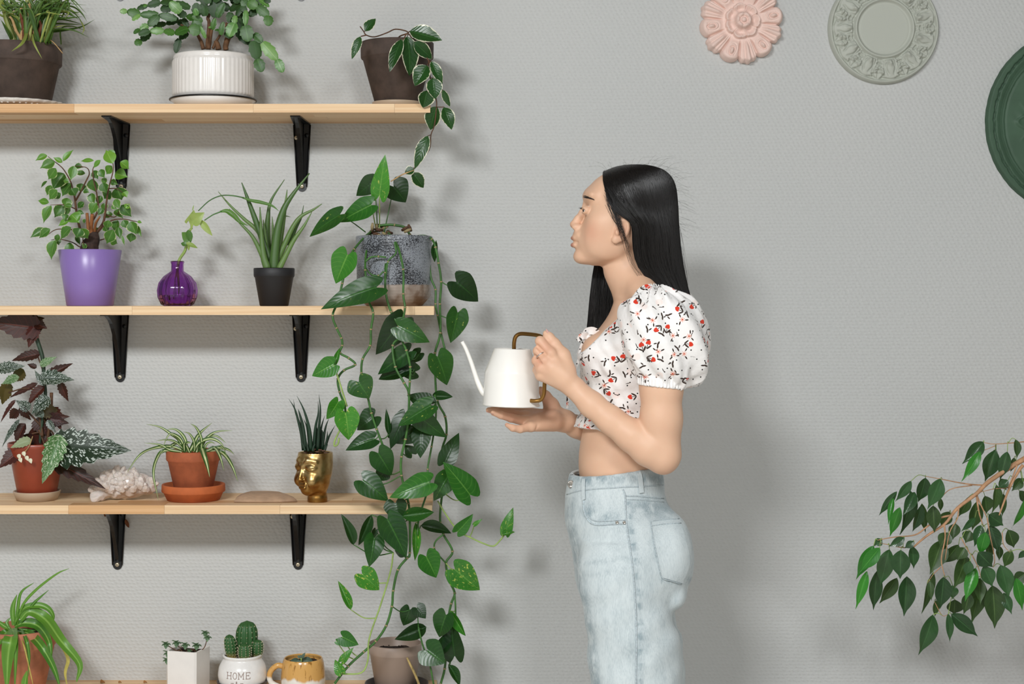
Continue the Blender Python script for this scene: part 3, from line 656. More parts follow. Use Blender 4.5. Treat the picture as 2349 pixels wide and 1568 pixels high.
# ------------------------------------------------------------------ gold face pot
def gold():
    Y = 3.56; c = pt(723, 3, Y); k = lambda v: K(v, Y); g = thing('face_planter', c, 'spiky dark green plant in a gold face-shaped pot', 'potted plant')
    ya = math.radians(-42); fx = np.array((math.sin(ya), -math.cos(ya), 0)); sx = np.array((math.cos(ya), math.sin(ya), 0))   # face forward / sideways
    def P(s, f, z): return c+sx*k(s)+fx*k(f)+np.array((0, 0, k(z)))
    f = Field(c+np.array((-.052, -.052, -.004)), c+np.array((.052, .052, .122)), .0011)
    def head(x, y, z):
        zz = (z-c[2])/k(1); r = np.interp(zz.ravel(), [0, 10, 16, 22, 30, 45, 65, 85, 105, 116], [23, 23, 22, 23, 29, 36, 40.5, 41.5, 40.5, 39])[None, None, :]*k(1)
        off = np.interp(zz.ravel(), [0, 18, 28, 50, 80, 116], [-7, -7, 0, 3, 1, -1])[None, None, :]*k(1)
        q = np.sqrt((x-c[0]-fx[0]*off)**2+(y-c[1]-fx[1]*off)**2)-r
        return np.maximum(q, np.maximum(c[2]-z, z-c[2]-k(114)))
    f.add(head, c+np.array((-.05, -.05, 0)), c+np.array((.05, .05, .12)), .002)
    f.ell(P(0, 22, 34), (k(18),)*3, .008)                                                        # chin
    f.cone(P(0, 38, 88), P(0, 48, 56), k(3.2), k(4.6), .006); f.ell(P(0, 44, 55), (k(8), k(8), k(4.5)), .004)    # nose
    for s in (-1, 1):
        f.ell(P(s*18, 42, 84), (k(14), k(14), k(10)), .008, 's')                                  # socket
        f.ell(P(s*18, 25.5, 82), (k(15.5), k(15.5), k(11.5)), .003)                               # closed lid
        f.cone(P(s*7, 41.5, 80.5), P(s*19, 41.5, 77.5), k(.9), k(.9), .0012, 's'); f.cone(P(s*19, 41.5, 77.5), P(s*30, 34, 80), k(.9), k(.9), .0012, 's')   # lash groove
        f.cone(P(s*4, 40, 86), P(s*14, 37.5, 98), k(1.8), k(2.2), .010); f.cone(P(s*14, 37.5, 98), P(s*30, 27, 95), k(2.2), k(2), .010)                       # brow
        f.ell(P(s*20, 28, 52), (k(14), k(14), k(15)), .010)                                       # cheek
        f.cone(P(s*13, 40, 50), P(s*16, 38, 38), k(1.2), k(1.2), .006, 's')
    f.cone(P(-9, 39, 42.5), P(9, 39, 42.5), k(3.2), k(3.2), .003); f.cone(P(-7, 39.5, 36), P(7, 39.5, 36), k(3.6), k(3.6), .003)
    f.cone(P(-11, 42, 39.5), P(11, 42, 39.5), k(1.0), k(1.0), .0015, 's')
    f.cone(P(0, 0, 92), P(0, 0, 130), k(35), k(36), .002, 's')
    t = NT('antique_gold'); p = t.coord(); nz = t.noise(p, 45, 4)
    t.set(t.mix(t.step(t.math('SUBTRACT', nz, t.math('MULTIPLY', t.sep(p)[2], 2.2)), .15, .55), '#c2a672', '#97703a'), t.math('ADD', .22, t.math('MULTIPLY', nz, .2)), 1.0)
    mk('pot', f.mesh(), t.m, g); soil(g, c, k(35.5), k(108))
    return g, c, k
GOLD, cGo, kgo = gold()
# ------------------------------------------------------------------ leaf materials (print follows each leaf's own length and width)
def leafmat(name, dark, light, rough=.38, margin=None, mth=.82, vein='', spots=None, stripe=None, trans=.12, under=None, mott=.0, vf=1.0):
    t = NT(name); u, v = t.sep(t.coord('UV'))[:2]; a = t.math('ABSOLUTE', t.math('SUBTRACT', t.math('MULTIPLY', v, 2), 1)); r = t.rnd()
    uv3 = t.comb(u, v, t.math('MULTIPLY', r, 17)); nz = t.noise(uv3, 3.2, 3)
    c = t.mix(t.math('ADD', t.math('MULTIPLY', r, .75), t.math('MULTIPLY', t.math('SUBTRACT', nz, .5), .9), clamp=True), dark, light)
    if vein:
        sv = t.math('SINE', t.math('MULTIPLY', t.math('SUBTRACT', u, t.math('MULTIPLY', a, .22)), 52))
        c = t.mix(t.math('MULTIPLY', t.step(sv, .86, 1.0), .22*vf), c, vein); c = t.mix(t.math('MULTIPLY', t.step(a, .075, .02), .55), c, vein)
    if mott:
        c = t.mix(t.math('MULTIPLY', t.step(t.noise(uv3, 9, 4, .7), .66-mott*.1, .74-mott*.1), t.step(r, .45, .5)), c, '#b9c25a')
    if stripe: c = t.mix(t.step(a, *stripe[1]), c, stripe[0])
    if spots:
        vo = t.n('ShaderNodeTexVoronoi', feature='F1'); t.put(vo.inputs['Vector'], t.comb(t.math('MULTIPLY', t.math('SUBTRACT', u, t.math('MULTIPLY', a, .25)), 30), t.math('MULTIPLY', v, 19), t.math('MULTIPLY', r, 5))); vo.inputs['Scale'].default_value = 1
        sp = t.step(vo.outputs['Distance'], .50, .34); sv = t.math('ABSOLUTE', t.math('SINE', t.math('MULTIPLY', t.math('SUBTRACT', u, t.math('MULTIPLY', a, .34)), 17)))
        c = t.mix(t.math('MULTIPLY', t.math('MULTIPLY', sp, t.step(sv, .16, .42)), t.step(a, .05, .14)), c, spots)
    if margin: c = t.mix(t.step(t.math('ADD', a, t.math('MULTIPLY', t.math('SUBTRACT', t.noise(uv3, 11, 3), .5), .5)), mth, mth+.07), c, margin)
    t.set(c, rough, spec=.45)
    if vein: t.bump(t.math('ADD', t.math('MULTIPLY', t.step(a, .10, .0), -1.0), t.math('MULTIPLY', t.math('SINE', t.math('MULTIPLY', t.math('SUBTRACT', u, t.math('MULTIPLY', a, .25)), 52)), .25)), .25*vf, .0012)
    if trans:
        tr = t.n('ShaderNodeBsdfTranslucent'); t.put(tr.inputs[0], t.mix(.5, c, '#7fae2c')); mx = t.n('ShaderNodeMixShader'); mx.inputs[0].default_value = trans
        t.t.links.new(t.b.outputs[0], mx.inputs[1]); t.t.links.new(tr.outputs[0], mx.inputs[2]); t.t.links.new(mx.outputs[0], t.out.inputs[0])
    return t.m
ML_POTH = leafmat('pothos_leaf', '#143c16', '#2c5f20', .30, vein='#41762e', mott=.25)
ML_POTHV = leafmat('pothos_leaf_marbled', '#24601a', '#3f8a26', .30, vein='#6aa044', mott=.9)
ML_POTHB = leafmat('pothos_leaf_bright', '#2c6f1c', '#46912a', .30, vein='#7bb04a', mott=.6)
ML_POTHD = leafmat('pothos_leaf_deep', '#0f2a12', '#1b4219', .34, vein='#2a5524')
ML_HOYA = leafmat('hoya_leaf', '#163c14', '#255220', .28, margin='#dfdcc0', mth=.86, vein='#3d6b34')
ML_FIC = leafmat('ficus_leaf', '#33601f', '#5c8c35', .36, margin='#cfd39a', mth=.90, vein='#7fa257', vf=.3)
ML_FICB = leafmat('ficus_leaf_bright', '#568c2c', '#7aa83c', .34, vein='#a3c46c', vf=.3)
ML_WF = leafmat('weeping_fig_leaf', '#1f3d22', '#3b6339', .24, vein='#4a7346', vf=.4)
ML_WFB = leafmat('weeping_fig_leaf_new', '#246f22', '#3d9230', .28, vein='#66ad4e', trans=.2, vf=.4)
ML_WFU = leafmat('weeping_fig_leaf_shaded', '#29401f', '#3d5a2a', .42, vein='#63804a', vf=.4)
ML_BEG = leafmat('begonia_leaf', '#16291a', '#23392a', .42, spots='#c3cdc4')
ML_BEGL = leafmat('begonia_leaf_young', '#3c6236', '#557f47', .42, spots='#c9d6b8')
ML_BEGR = leafmat('begonia_leaf_red', '#2a0e0b', '#4c1912', .5, vein='#7a3527', trans=.06)
ML_OLIV = leafmat('begonia_leaf_olive', '#4a3d1a', '#6a5526', .5)
ML_PALE = leafmat('begonia_leaf_pale', '#93a07a', '#b7bf9c', .5)
ML_SPI = leafmat('spider_leaf', '#35571f', '#4b7030', .4, stripe=('#cbd39c', (.42, .28)))
ML_GRS = leafmat('grass_leaf', '#33531d', '#648236', .42)
ML_GRSP = leafmat('grass_leaf_pale', '#83923f', '#a9ad62', .45)
ML_TAN = plain('dry_leaf_sheath', '#b08f60', .75, var=.3, nscale=60)
ML_STRP = leafmat('strappy_leaf', '#3f7420', '#6a9a35', .36, stripe=('#86b052', (.22, .05)))
ML_YEL = plain('yellowed_leaf', '#b0a24e', .6, var=.2, nscale=60)
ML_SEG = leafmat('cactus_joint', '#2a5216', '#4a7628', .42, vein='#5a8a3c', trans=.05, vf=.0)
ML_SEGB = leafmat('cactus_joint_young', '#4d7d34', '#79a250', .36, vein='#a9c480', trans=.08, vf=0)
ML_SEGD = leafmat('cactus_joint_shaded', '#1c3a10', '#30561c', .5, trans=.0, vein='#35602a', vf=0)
ML_ALOE = leafmat('aloe_leaf', '#3f5f2a', '#6d8a48', .4, trans=0)
ML_SNAK = leafmat('spike_leaf', '#122a18', '#20422a', .4, trans=0)
ML_SUCC = leafmat('succulent_leaf', '#45594a', '#647a66', .55, vein='#8fa08c', trans=0)
ML_SEDM = leafmat('sedum_leaf', '#4d6b4a', '#6f8a64', .55, trans=0)
ML_STEM = plain('green_stem', '#3c6a2b', .45, var=.25, nscale=40)
ML_STEML = plain('pale_green_stem', '#93ad5c', .45, var=.2, nscale=40)
ML_STEMB = plain('brown_stem', '#5b3d27', .7, var=.3, nscale=60)
ML_BARK = plain('fig_bark', '#b58a66', .7, var=.2, nscale=60)
ML_NODE = plain('stem_node', '#9b8a63', .7)
RL = random.Random(11)
def put_leaf(root, a, b, w, mat, Y, kind='oval', tilt=None, **kw):
    """a, b: (px,py) of base and tip at depth ~Y; w: width in px"""
    L = math.hypot(b[0]-a[0], b[1]-a[1])*Y/F; tl = RL.uniform(-.35, .35) if tilt is None else tilt
    y1 = Y-tl*L; n = (RL.uniform(-.45, .45), -1, RL.uniform(.0, .55))
    kw.setdefault('fold', RL.uniform(.08, .32)); kw.setdefault('droop', RL.uniform(.03, .14)); kw.setdefault('seed', RL.randrange(9999))
    return mk('leaf', leaf(W(a[0], a[1], Y), W(b[0], b[1], y1), w*Y/F*{'oval': 1.22, 'fig': 1.14, 'heart': 1.06, 'hoya': 1.12}.get(kind, 1.05), kind, n, **kw), mat, root)
def stem(root, pts, r, mat, Y, dY=0, name='stem', seg=7, n=5):
    return mk(name, tube(cat(P3(pts, Y, dY), n), [x for x in r] if not np.isscalar(r) else r, seg), mat, root)
# ------------------------------------------------------------------ pothos
C5, B1, B2 = crop(680, 340, 3.92), crop(680, 680, 3.485), crop(680, 1100, 3.35)
YFR = 3.455        # hanging in front of the shelf edges
YRI = 3.56         # hanging past the shelf end
vines = [  # (points px, radius, depth, material)
 ([(858, 525), (835, 545), (812, 572), (797, 600), (785, 650), (776, 690), (763, 723), (772, 752), (783, 775), (785, 792), (780, 809), (800, 821), (815, 836), (789, 849), (775, 869), (779, 898), (790, 927), (793, 950)], .0026, (3.60, 3.50, YFR), ML_STEM),
 ([(766, 838), (780, 880), (796, 932)], .0020, (3.43,), ML_STEML), ([(795, 950), (780, 985), (768, 1010), (767, 1022), (775, 1018), (778, 1004)], .002, (3.44,), ML_STEML),
 ([(852, 530), (840, 580), (838, 620), (842, 660), (846, 690), (856, 717), (851, 755), (849, 792), (832, 823), (829, 855), (835, 885), (844, 912), (852, 947), (864, 984), (878, 1021)], .0026, (3.60, 3.49, YFR), ML_STEM),
 ([(880, 530), (890, 555), (886, 590), (884, 626), (885, 672), (897, 715), (915, 748), (918, 772), (901, 792), (907, 841), (927, 878), (938, 904), (936, 967), (930, 1007), (921, 1047), (921, 1090), (937, 1154), (940, 1190), (940, 1267), (934, 1279), (913, 1306), (902, 1354), (899, 1390), (886, 1434), (862, 1470), (835, 1494), (799, 1527), (767, 1568), (745, 1600)], .0028, (3.60, 3.49, YFR, YFR-.01), ML_STEM),
 ([(888, 530), (911, 562), (925, 618), (925, 674), (929, 705), (924, 735), (921, 775), (932, 803), (941, 841), (940, 875), (938, 905)], .0026, (3.58, 3.49, YFR-.01), ML_STEM),
 ([(905, 555), (908, 580), (890, 600), (885, 640)], .002, (3.50,), ML_STEM), ([(838, 600), (850, 590), (868, 588), (886, 590)], .0022, (3.503,), ML_STEM), ([(836, 610), (850, 628), (868, 632), (880, 622)], .002, (3.50,), ML_STEM),
 ([(860, 520), (880, 516), (905, 516), (930, 522), (940, 538), (945, 542)], .003, (3.60,), ML_STEM),
 ([(950, 542), (975, 541), (991, 549), (999, 567), (1006, 603), (1012, 646), (1009, 697), (1010, 763), (998, 809), (998, 852), (1003, 918), (1021, 955), (1024, 996), (1014, 1033), (1021, 1076), (1011, 1160), (1010, 1198), (1017, 1225), (1038, 1264), (1023, 1291), (1032, 1333), (1043, 1360), (1035, 1384), (1029, 1416), (1026, 1470), (1020, 1533), (1011, 1568), (1005, 1600)], .0028, (3.59, YRI, YRI, 3.52), ML_STEM),
 ([(985, 600), (989, 638), (999, 664), (999, 697), (1004, 723), (1012, 765), (1021, 803)], .0024, (3.59, YRI), ML_STEM),
 ([(998, 905), (1000, 955), (990, 1024), (981, 1076), (985, 1110), (962, 1184), (957, 1226)], .0022, (3.51, 3.46), ML_STEM),
 ([(1004, 1148), (1020, 1175), (1050, 1216), (1083, 1234), (1107, 1245), (1131, 1252), (1146, 1240), (1160, 1222)], .0018, (3.50,), ML_STEML),
 ([(902, 1267), (896, 1309), (874, 1384), (847, 1464), (844, 1512), (829, 1542), (784, 1545)], .0019, (3.44,), ML_STEML),
 ([(1017, 1225), (1000, 1240), (996, 1255), (1004, 1270), (1023, 1291)], .0019, (3.51,), ML_STEM), ([(1043, 1360), (1045, 1400), (1044, 1460), (1030, 1530)], .002, (3.50,), ML_STEM),
 ([(960, 1440), (970, 1480), (985, 1520), (995, 1570)], .002, (3.46,), ML_STEM),
]
VPTS = []
for pts, r, ys, m in vines:
    n = len(pts); yy = np.interp(np.linspace(0, 1, n), [0, .12, .35, 1][:len(ys)] if len(ys) > 2 else np.linspace(0, 1, len(ys)), ys)
    P = np.array([tuple(W(p[0], p[1], y)) for p, y in zip(pts, yy)]); C = cat(P, 5)
    vn = mk('vine', tube(C, r, 8), m, POTH)
    cpx = cat([(p[0], p[1]) for p in pts], 5)
    for q, w in zip(cpx, C): VPTS.append((q[0], q[1], w))
    if m is ML_STEM:
        for i in range(2, n-1):
            w = P[i]; d = nrm(P[min(i+1, n-1)]-P[i-1]); mk('node', tube([w-d*.0016, w-d*.0007, w+d*.0007, w+d*.0016], [r*1.0, r*1.28, r*1.28, r*1.0], 8), ML_NODE, vn)
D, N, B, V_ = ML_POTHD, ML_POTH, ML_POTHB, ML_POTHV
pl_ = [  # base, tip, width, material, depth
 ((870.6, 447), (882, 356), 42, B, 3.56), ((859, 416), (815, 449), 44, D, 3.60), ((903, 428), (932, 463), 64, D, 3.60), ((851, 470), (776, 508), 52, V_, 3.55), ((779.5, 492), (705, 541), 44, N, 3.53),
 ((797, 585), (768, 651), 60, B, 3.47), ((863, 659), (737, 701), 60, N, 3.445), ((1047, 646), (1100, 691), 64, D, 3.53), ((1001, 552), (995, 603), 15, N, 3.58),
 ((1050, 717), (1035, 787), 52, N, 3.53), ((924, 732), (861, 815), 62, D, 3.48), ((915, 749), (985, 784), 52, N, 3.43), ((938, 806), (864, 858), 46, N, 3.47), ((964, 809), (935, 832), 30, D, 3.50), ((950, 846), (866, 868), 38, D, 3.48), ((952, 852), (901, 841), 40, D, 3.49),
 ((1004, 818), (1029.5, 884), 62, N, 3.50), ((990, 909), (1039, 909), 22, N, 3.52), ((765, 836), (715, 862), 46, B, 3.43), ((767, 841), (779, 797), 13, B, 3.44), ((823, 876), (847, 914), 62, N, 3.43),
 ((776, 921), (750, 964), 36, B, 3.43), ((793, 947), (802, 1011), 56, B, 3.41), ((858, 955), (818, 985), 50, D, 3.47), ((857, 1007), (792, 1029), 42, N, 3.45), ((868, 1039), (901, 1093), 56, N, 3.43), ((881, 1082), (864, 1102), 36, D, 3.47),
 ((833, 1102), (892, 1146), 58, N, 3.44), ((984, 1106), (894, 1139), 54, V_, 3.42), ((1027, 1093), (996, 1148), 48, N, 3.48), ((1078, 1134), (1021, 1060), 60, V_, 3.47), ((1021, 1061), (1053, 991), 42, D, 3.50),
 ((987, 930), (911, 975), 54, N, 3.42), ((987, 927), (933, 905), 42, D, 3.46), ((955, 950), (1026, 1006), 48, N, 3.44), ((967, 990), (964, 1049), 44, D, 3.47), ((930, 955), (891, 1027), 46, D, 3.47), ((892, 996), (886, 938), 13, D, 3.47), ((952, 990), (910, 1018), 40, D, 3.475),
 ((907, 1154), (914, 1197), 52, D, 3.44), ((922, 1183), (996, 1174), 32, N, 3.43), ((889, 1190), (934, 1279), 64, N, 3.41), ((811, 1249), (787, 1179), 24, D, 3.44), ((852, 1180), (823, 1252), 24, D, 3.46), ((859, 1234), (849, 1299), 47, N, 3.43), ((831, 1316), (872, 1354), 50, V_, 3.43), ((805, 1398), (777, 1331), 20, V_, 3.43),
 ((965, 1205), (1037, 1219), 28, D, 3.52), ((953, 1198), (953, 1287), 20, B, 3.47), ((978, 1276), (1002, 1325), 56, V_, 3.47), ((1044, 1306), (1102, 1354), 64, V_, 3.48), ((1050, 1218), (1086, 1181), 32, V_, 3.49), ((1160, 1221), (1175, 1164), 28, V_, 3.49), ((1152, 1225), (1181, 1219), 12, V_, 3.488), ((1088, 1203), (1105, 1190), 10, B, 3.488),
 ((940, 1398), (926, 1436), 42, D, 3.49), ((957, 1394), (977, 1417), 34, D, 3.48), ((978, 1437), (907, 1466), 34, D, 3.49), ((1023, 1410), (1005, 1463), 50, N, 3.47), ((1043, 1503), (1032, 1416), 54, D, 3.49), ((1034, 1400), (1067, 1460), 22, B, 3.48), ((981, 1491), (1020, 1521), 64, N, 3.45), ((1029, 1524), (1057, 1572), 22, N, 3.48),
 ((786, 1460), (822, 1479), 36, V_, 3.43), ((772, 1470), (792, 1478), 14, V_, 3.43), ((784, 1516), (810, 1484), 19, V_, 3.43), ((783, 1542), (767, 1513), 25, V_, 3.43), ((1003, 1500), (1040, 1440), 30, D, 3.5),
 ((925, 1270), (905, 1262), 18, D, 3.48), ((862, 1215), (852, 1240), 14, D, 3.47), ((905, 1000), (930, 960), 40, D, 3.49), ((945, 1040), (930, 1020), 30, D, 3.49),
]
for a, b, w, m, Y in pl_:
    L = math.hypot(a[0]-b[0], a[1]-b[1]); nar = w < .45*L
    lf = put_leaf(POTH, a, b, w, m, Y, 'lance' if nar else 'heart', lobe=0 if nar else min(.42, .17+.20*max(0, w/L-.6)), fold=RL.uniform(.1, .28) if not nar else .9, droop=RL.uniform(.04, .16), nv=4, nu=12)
    best = min(VPTS, key=lambda q: (q[0]-a[0])**2+(q[1]-a[1])**2+2e5*(q[2][1]-Y)**2); p0 = np.array(W(a[0], a[1], Y)); p1 = np.array(best[2])
    dd = np.linalg.norm(p1-p0)
    if a[1] < 500: p1 = np.array(W(a[0]*.35+870*.65, 532, 3.60)); dd = np.linalg.norm(p1-p0)
    if dd < .0025: continue
    mid = (p0+p1)/2+np.array((0, .0, -.18*dd if a[1] > 500 else .02*dd))+np.array((0, .012*(dd > .02), 0))
    mk('petiole', tube(cat([p0, mid, p1], 5), [.0011, .0015], 6), ML_STEML if m in (V_, B) else ML_STEM, POTH)
rs = random.Random(8)
for k in range(16):   # stubby nodes and root clumps in the pot mouth
    q = np.array(W(rs.uniform(845, 940), rs.uniform(518, 540), rs.uniform(3.56, 3.63))); d = nrm((rs.uniform(-1, 1), rs.uniform(-.5, .5), rs.uniform(-.2, .6)))
    mk('stem_stub', tube([q-d*.009, q, q+d*.009], [.003, .0042, .0026], 7), ML_STEMB if k % 3 else ML_NODE, POTH)
# ------------------------------------------------------------------ hoya
C2 = crop(700, 0, 3.136)
hv = [([(740, 250), (730, 225), (650, 210), (590, 235), (500, 265), (440, 252), (420, 225), (395, 190)], 3.53), ([(440, 252), (400, 262)], 3.53),
      ([(700, 300), (740, 240), (800, 330), (890, 440), (900, 560), (940, 700), (945, 770), (930, 900), (905, 970), (890, 1080), (785, 1205), (775, 1240)], 3.50), ([(785, 1225), (700, 1255), (615, 1305)], 3.485)]
for i, (p, Y) in enumerate(hv): stem(HOYA, [C2(q) for q in p], [.0016, .0013], ML_STEMB if i != 3 else ML_TAN, Y, name='vine')
stem(HOYA, [(905, 105), (915, 85), (934, 77)], .0017, ML_STEMB, 3.56, -.05)
for a, b, w in [((430, 225), (505, 130), 75), ((398, 262), (335, 418), 60), ((750, 225), (985, 285), 125), ((735, 260), (768, 540), 125), ((695, 280), (602, 505), 85), ((780, 300), (920, 425), 90), ((905, 440), (990, 605), 72), ((880, 470), (785, 610), 118), ((920, 560), (938, 710), 110),
                ((880, 650), (850, 776), 115), ((990, 645), (1040, 770), 50), ((945, 765), (893, 935), 122), ((1000, 770), (1060, 925), 95), ((885, 975), (785, 1205), 85), ((785, 1215), (715, 1245), 68), ((775, 1240), (855, 1350), 85)]:
    lf = put_leaf(HOYA, C2(a), C2(b), w/3.136, ML_HOYA, 3.49+RL.uniform(-.012, .012), 'hoya', nv=4, wave=.008)
    near = [C2(q) for p, _ in hv for q in p]; ca = C2(a); q = min(near, key=lambda t: (t[0]-ca[0])**2+(t[1]-ca[1])**2)
    if math.hypot(q[0]-ca[0], q[1]-ca[1]) > 1: mk('petiole', tube(cat([W(*ca, 3.49), W(q[0], q[1], 3.505)], 3), .0011, 6), ML_STEMB, HOYA)
# ------------------------------------------------------------------ small ficus
C3 = crop(0, 320, 3.734)
trunk = [(760, 960), (775, 900), (800, 850), (805, 790)]
mk('trunk', tube(cat(P3([C3(q) for q in trunk], 3.60), 6), [K(21, 3.6), K(20, 3.6), K(15, 3.6), K(9, 3.6)], 14), plain('ficus_bark', '#3c2a22', .8, var=.4, nscale=110, bump=.6), FIC)
for p, r in [([(790, 830), (780, 760), (785, 700), (790, 640)], (5, 4)), ([(770, 820), (755, 740), (745, 630)], (5, 3.5)), ([(810, 800), (820, 720), (855, 660)], (4, 2)), ([(820, 800), (880, 720), (900, 640), (915, 520), (935, 400), (970, 260), (960, 160)], (3.5, .8)), ([(690, 780), (665, 680), (650, 580), (640, 500), (625, 430), (600, 350), (540, 250), (470, 190), (410, 145)], (3.2, .7)),
             ([(650, 520), (690, 450), (740, 350), (765, 290), (740, 240), (640, 225)], (2.4, .7)), ([(790, 700), (840, 600), (830, 470), (800, 330), (800, 240), (860, 180)], (2.6, .7)), ([(760, 900), (690, 920), (620, 880), (500, 850), (440, 860)], (1.8, .7)), ([(700, 780), (600, 770), (480, 770), (390, 830)], (1.8, .7)), ([(660, 600), (560, 560), (430, 560)], (1.6, .6)), ([(860, 860), (910, 840), (970, 770)], (1.6, .7)), ([(830, 800), (940, 700), (1050, 680), (1160, 700), (1200, 705)], (2, .6)), ([(930, 420), (1000, 420), (1060, 460)], (1.5, .6)), ([(900, 640), (990, 660), (1040, 560)], (1.6, .6)), ([(720, 780), (710, 860), (720, 910)], (1.6, .7))]:
    stem(FIC, [C3(q) for q in p], [K(r[0], 3.6), K(r[1], 3.6)], plain('ficus_twig', '#9a6238', .7) if p[0][1] in (830, 820, 800) and r[0] >= 4 else ML_STEMB, 3.60, RL.uniform(-.05, .03), name='branch')
fl = [((405, 135), (300, 175), 45, 1), ((470, 190), (340, 240), 75, 0), ((540, 185), (625, 80), 45, 1), ((535, 195), (455, 150), 35, 1), ((480, 245), (410, 345), 70, 0), ((635, 225), (605, 350), 65, 0), ((640, 225), (715, 235), 45, 0), ((730, 290), (635, 285), 40, 0), ((550, 290), (445, 430), 110, 0), ((610, 375), (525, 485), 100, 0), ((590, 360), (540, 350), 40, 0), ((805, 180), (680, 180), 30, 1), ((860, 175), (795, 245), 35, 1), ((965, 205), (905, 80), 85, 1), ((985, 130), (925, 85), 35, 1), ((1030, 190), (1110, 250), 70, 1), ((960, 225), (905, 300), 60, 1), ((985, 290), (1095, 320), 85, 1), ((800, 265), (840, 340), 60, 0), ((860, 255), (890, 330), 60, 0), ((790, 335), (820, 460), 85, 0), ((880, 370), (910, 460), 75, 0), ((950, 350), (1010, 385), 45, 0), ((1000, 410), (1045, 520), 110, 0), ((950, 440), (885, 510), 80, 0), ((1055, 450), (1090, 495), 50, 1), ((440, 390), (400, 480), 55, 0), ((490, 430), (415, 515), 70, 0), ((520, 460), (465, 508), 50, 0), ((405, 355), (340, 412), 25, 0), ((420, 540), (320, 520), 45, 1), ((440, 565), (360, 712), 75, 0), ((540, 565), (465, 667), 80, 0), ((580, 500), (560, 590), 70, 0), ((600, 560), (550, 650), 70, 0), ((620, 570), (540, 560), 35, 0), ((700, 375), (690, 455), 70, 0), ((610, 420), (650, 482), 80, 0), ((715, 440), (765, 450), 45, 0), ((785, 458), (800, 562), 65, 0), ((830, 540), (770, 642), 80, 0), ((720, 535), (660, 590), 45, 0), ((885, 545), (900, 612), 50, 0), ((985, 510), (1025, 595), 55, 0), ((1040, 560), (1125, 662), 80, 0), ((1075, 590), (1112, 548), 40, 1), ((985, 605), (1055, 668), 70, 0), ((965, 635), (880, 665), 50, 0), ((880, 590), (840, 645), 50, 0), ((610, 640), (680, 710), 100, 1), ((690, 640), (610, 690), 60, 1), ((590, 695), (495, 735), 45, 1), ((575, 640), (550, 695), 60, 0), ((660, 620), (720, 632), 40, 0), ((1010, 690), (985, 800), 70, 0), ((1120, 700), (1165, 815), 78, 0), ((1130, 800), (1115, 882), 65, 0), ((1160, 730), (1210, 832), 40, 0), ((1175, 705), (1218, 710), 22, 1), ((970, 770), (910, 897), 80, 0), ((945, 865), (1008, 888), 60, 0), ((1010, 750), (1030, 852), 50, 0), ((1045, 820), (1066, 908), 18, 0), ((1055, 690), (1090, 762), 60, 0), ((895, 740), (925, 792), 50, 0), ((845, 755), (788, 852), 60, 0), ((690, 760), (650, 842), 85, 0), ((700, 760), (752, 852), 85, 0), ((610, 750), (510, 852), 85, 0), ((585, 740), (565, 795), 40, 1), ((430, 765), (328, 842), 62, 0), ((385, 760), (256, 838), 60, 0), ((475, 860), (425, 1027), 88, 0), ((490, 850), (505, 905), 45, 0), ((740, 895), (708, 932), 45, 0), ((595, 880), (610, 1012), 75, 0), ((660, 810), (682, 905), 42, 0), ((930, 690), (912, 765), 60, 0), ((730, 680), (715, 720), 30, 0), ((870, 480), (830, 560), 50, 0), ((910, 330), (880, 390), 50, 0), ((500, 810), (480, 880), 40, 0), ((960, 560), (1000, 600), 40, 0)]
for a, b, w, m in fl: put_leaf(FIC, C3(a), C3(b), w/3.734*1.16, ML_FICB if m else ML_FIC, 3.585+RL.uniform(-.04, .05), 'fig', fold=RL.uniform(.2, .5), nu=14)
# ------------------------------------------------------------------ cutting in the purple vase
C4 = crop(330, 380, 4.356)
CUT = thing('plant_cutting', W(407, 690, 3.585), 'pale green plant cutting with arching leaves standing in the purple vase', 'plant')
ML_CUT = leafmat('cutting_leaf', '#8aa350', '#a9bb68', .4, trans=.2); ML_CUTD = leafmat('cutting_leaf_dark', '#47702f', '#5e8739', .4)
stem(CUT, [C4(q) for q in ((300, 1320), (330, 1100), (350, 950), (410, 850), (430, 760), (450, 660), (480, 620))], [.0030, .0036, .0028], ML_STEML, 3.585, -.03)
YC = 3.555
mk('spathe', leaf(W(*C4((470, 660)), YC), W(*C4((500, 440)), YC-.01), K(150/4.356, YC), 'heart', (.2, -1, .1), .35, .05, nv=4, lobe=-.5), ML_CUT, CUT)
put_leaf(CUT, C4((480, 560)), C4((600, 470)), 36/1.2, ML_CUT, YC-.004, 'heart'); put_leaf(CUT, C4((560, 540)), C4((682, 700)), 15, ML_CUT, YC, 'lance')
put_leaf(CUT, C4((465, 740)), C4((375, 660)), 24, ML_CUTD, YC+.004, 'heart'); put_leaf(CUT, C4((440, 640)), C4((470, 770)), 15, ML_CUTD, YC, 'lance'); put_leaf(CUT, C4((420, 770)), C4((540, 818)), 10, ML_CUT, YC, 'lance'); put_leaf(CUT, C4((430, 790)), C4((370, 770)), 11, ML_CUTD, YC, 'hoya'); put_leaf(CUT, C4((445, 780)), C4((450, 850)), 6, ML_CUT, YC, 'lance'); put_leaf(CUT, C4((485, 450)), C4((500, 390)), 3, ML_CUT, YC, 'lance')
stem(CUT, [C4(q) for q in ((545, 450), (640, 360), (720, 315), (800, 295), (900, 300), (1000, 320))], [.0012, .0016], ML_STEM, YC)
mk('leaf', ribbon(P3([C4(q) for q in ((980, 318), (1080, 350), (1180, 370), (1280, 400), (1350, 452))], YC), K(8.5, YC), fold=.5, base=.4), ML_CUTD, CUT)
stem(CUT, [C4(q) for q in ((605, 545), (650, 515), (700, 485), (780, 455))], [.0012, .0016], ML_STEM, YC)
mk('leaf', ribbon(P3([C4(q) for q in ((760, 460), (830, 455), (900, 500), (960, 560), (1045, 600))], YC), K(13, YC), fold=.5, base=.3), ML_CUTD, CUT)
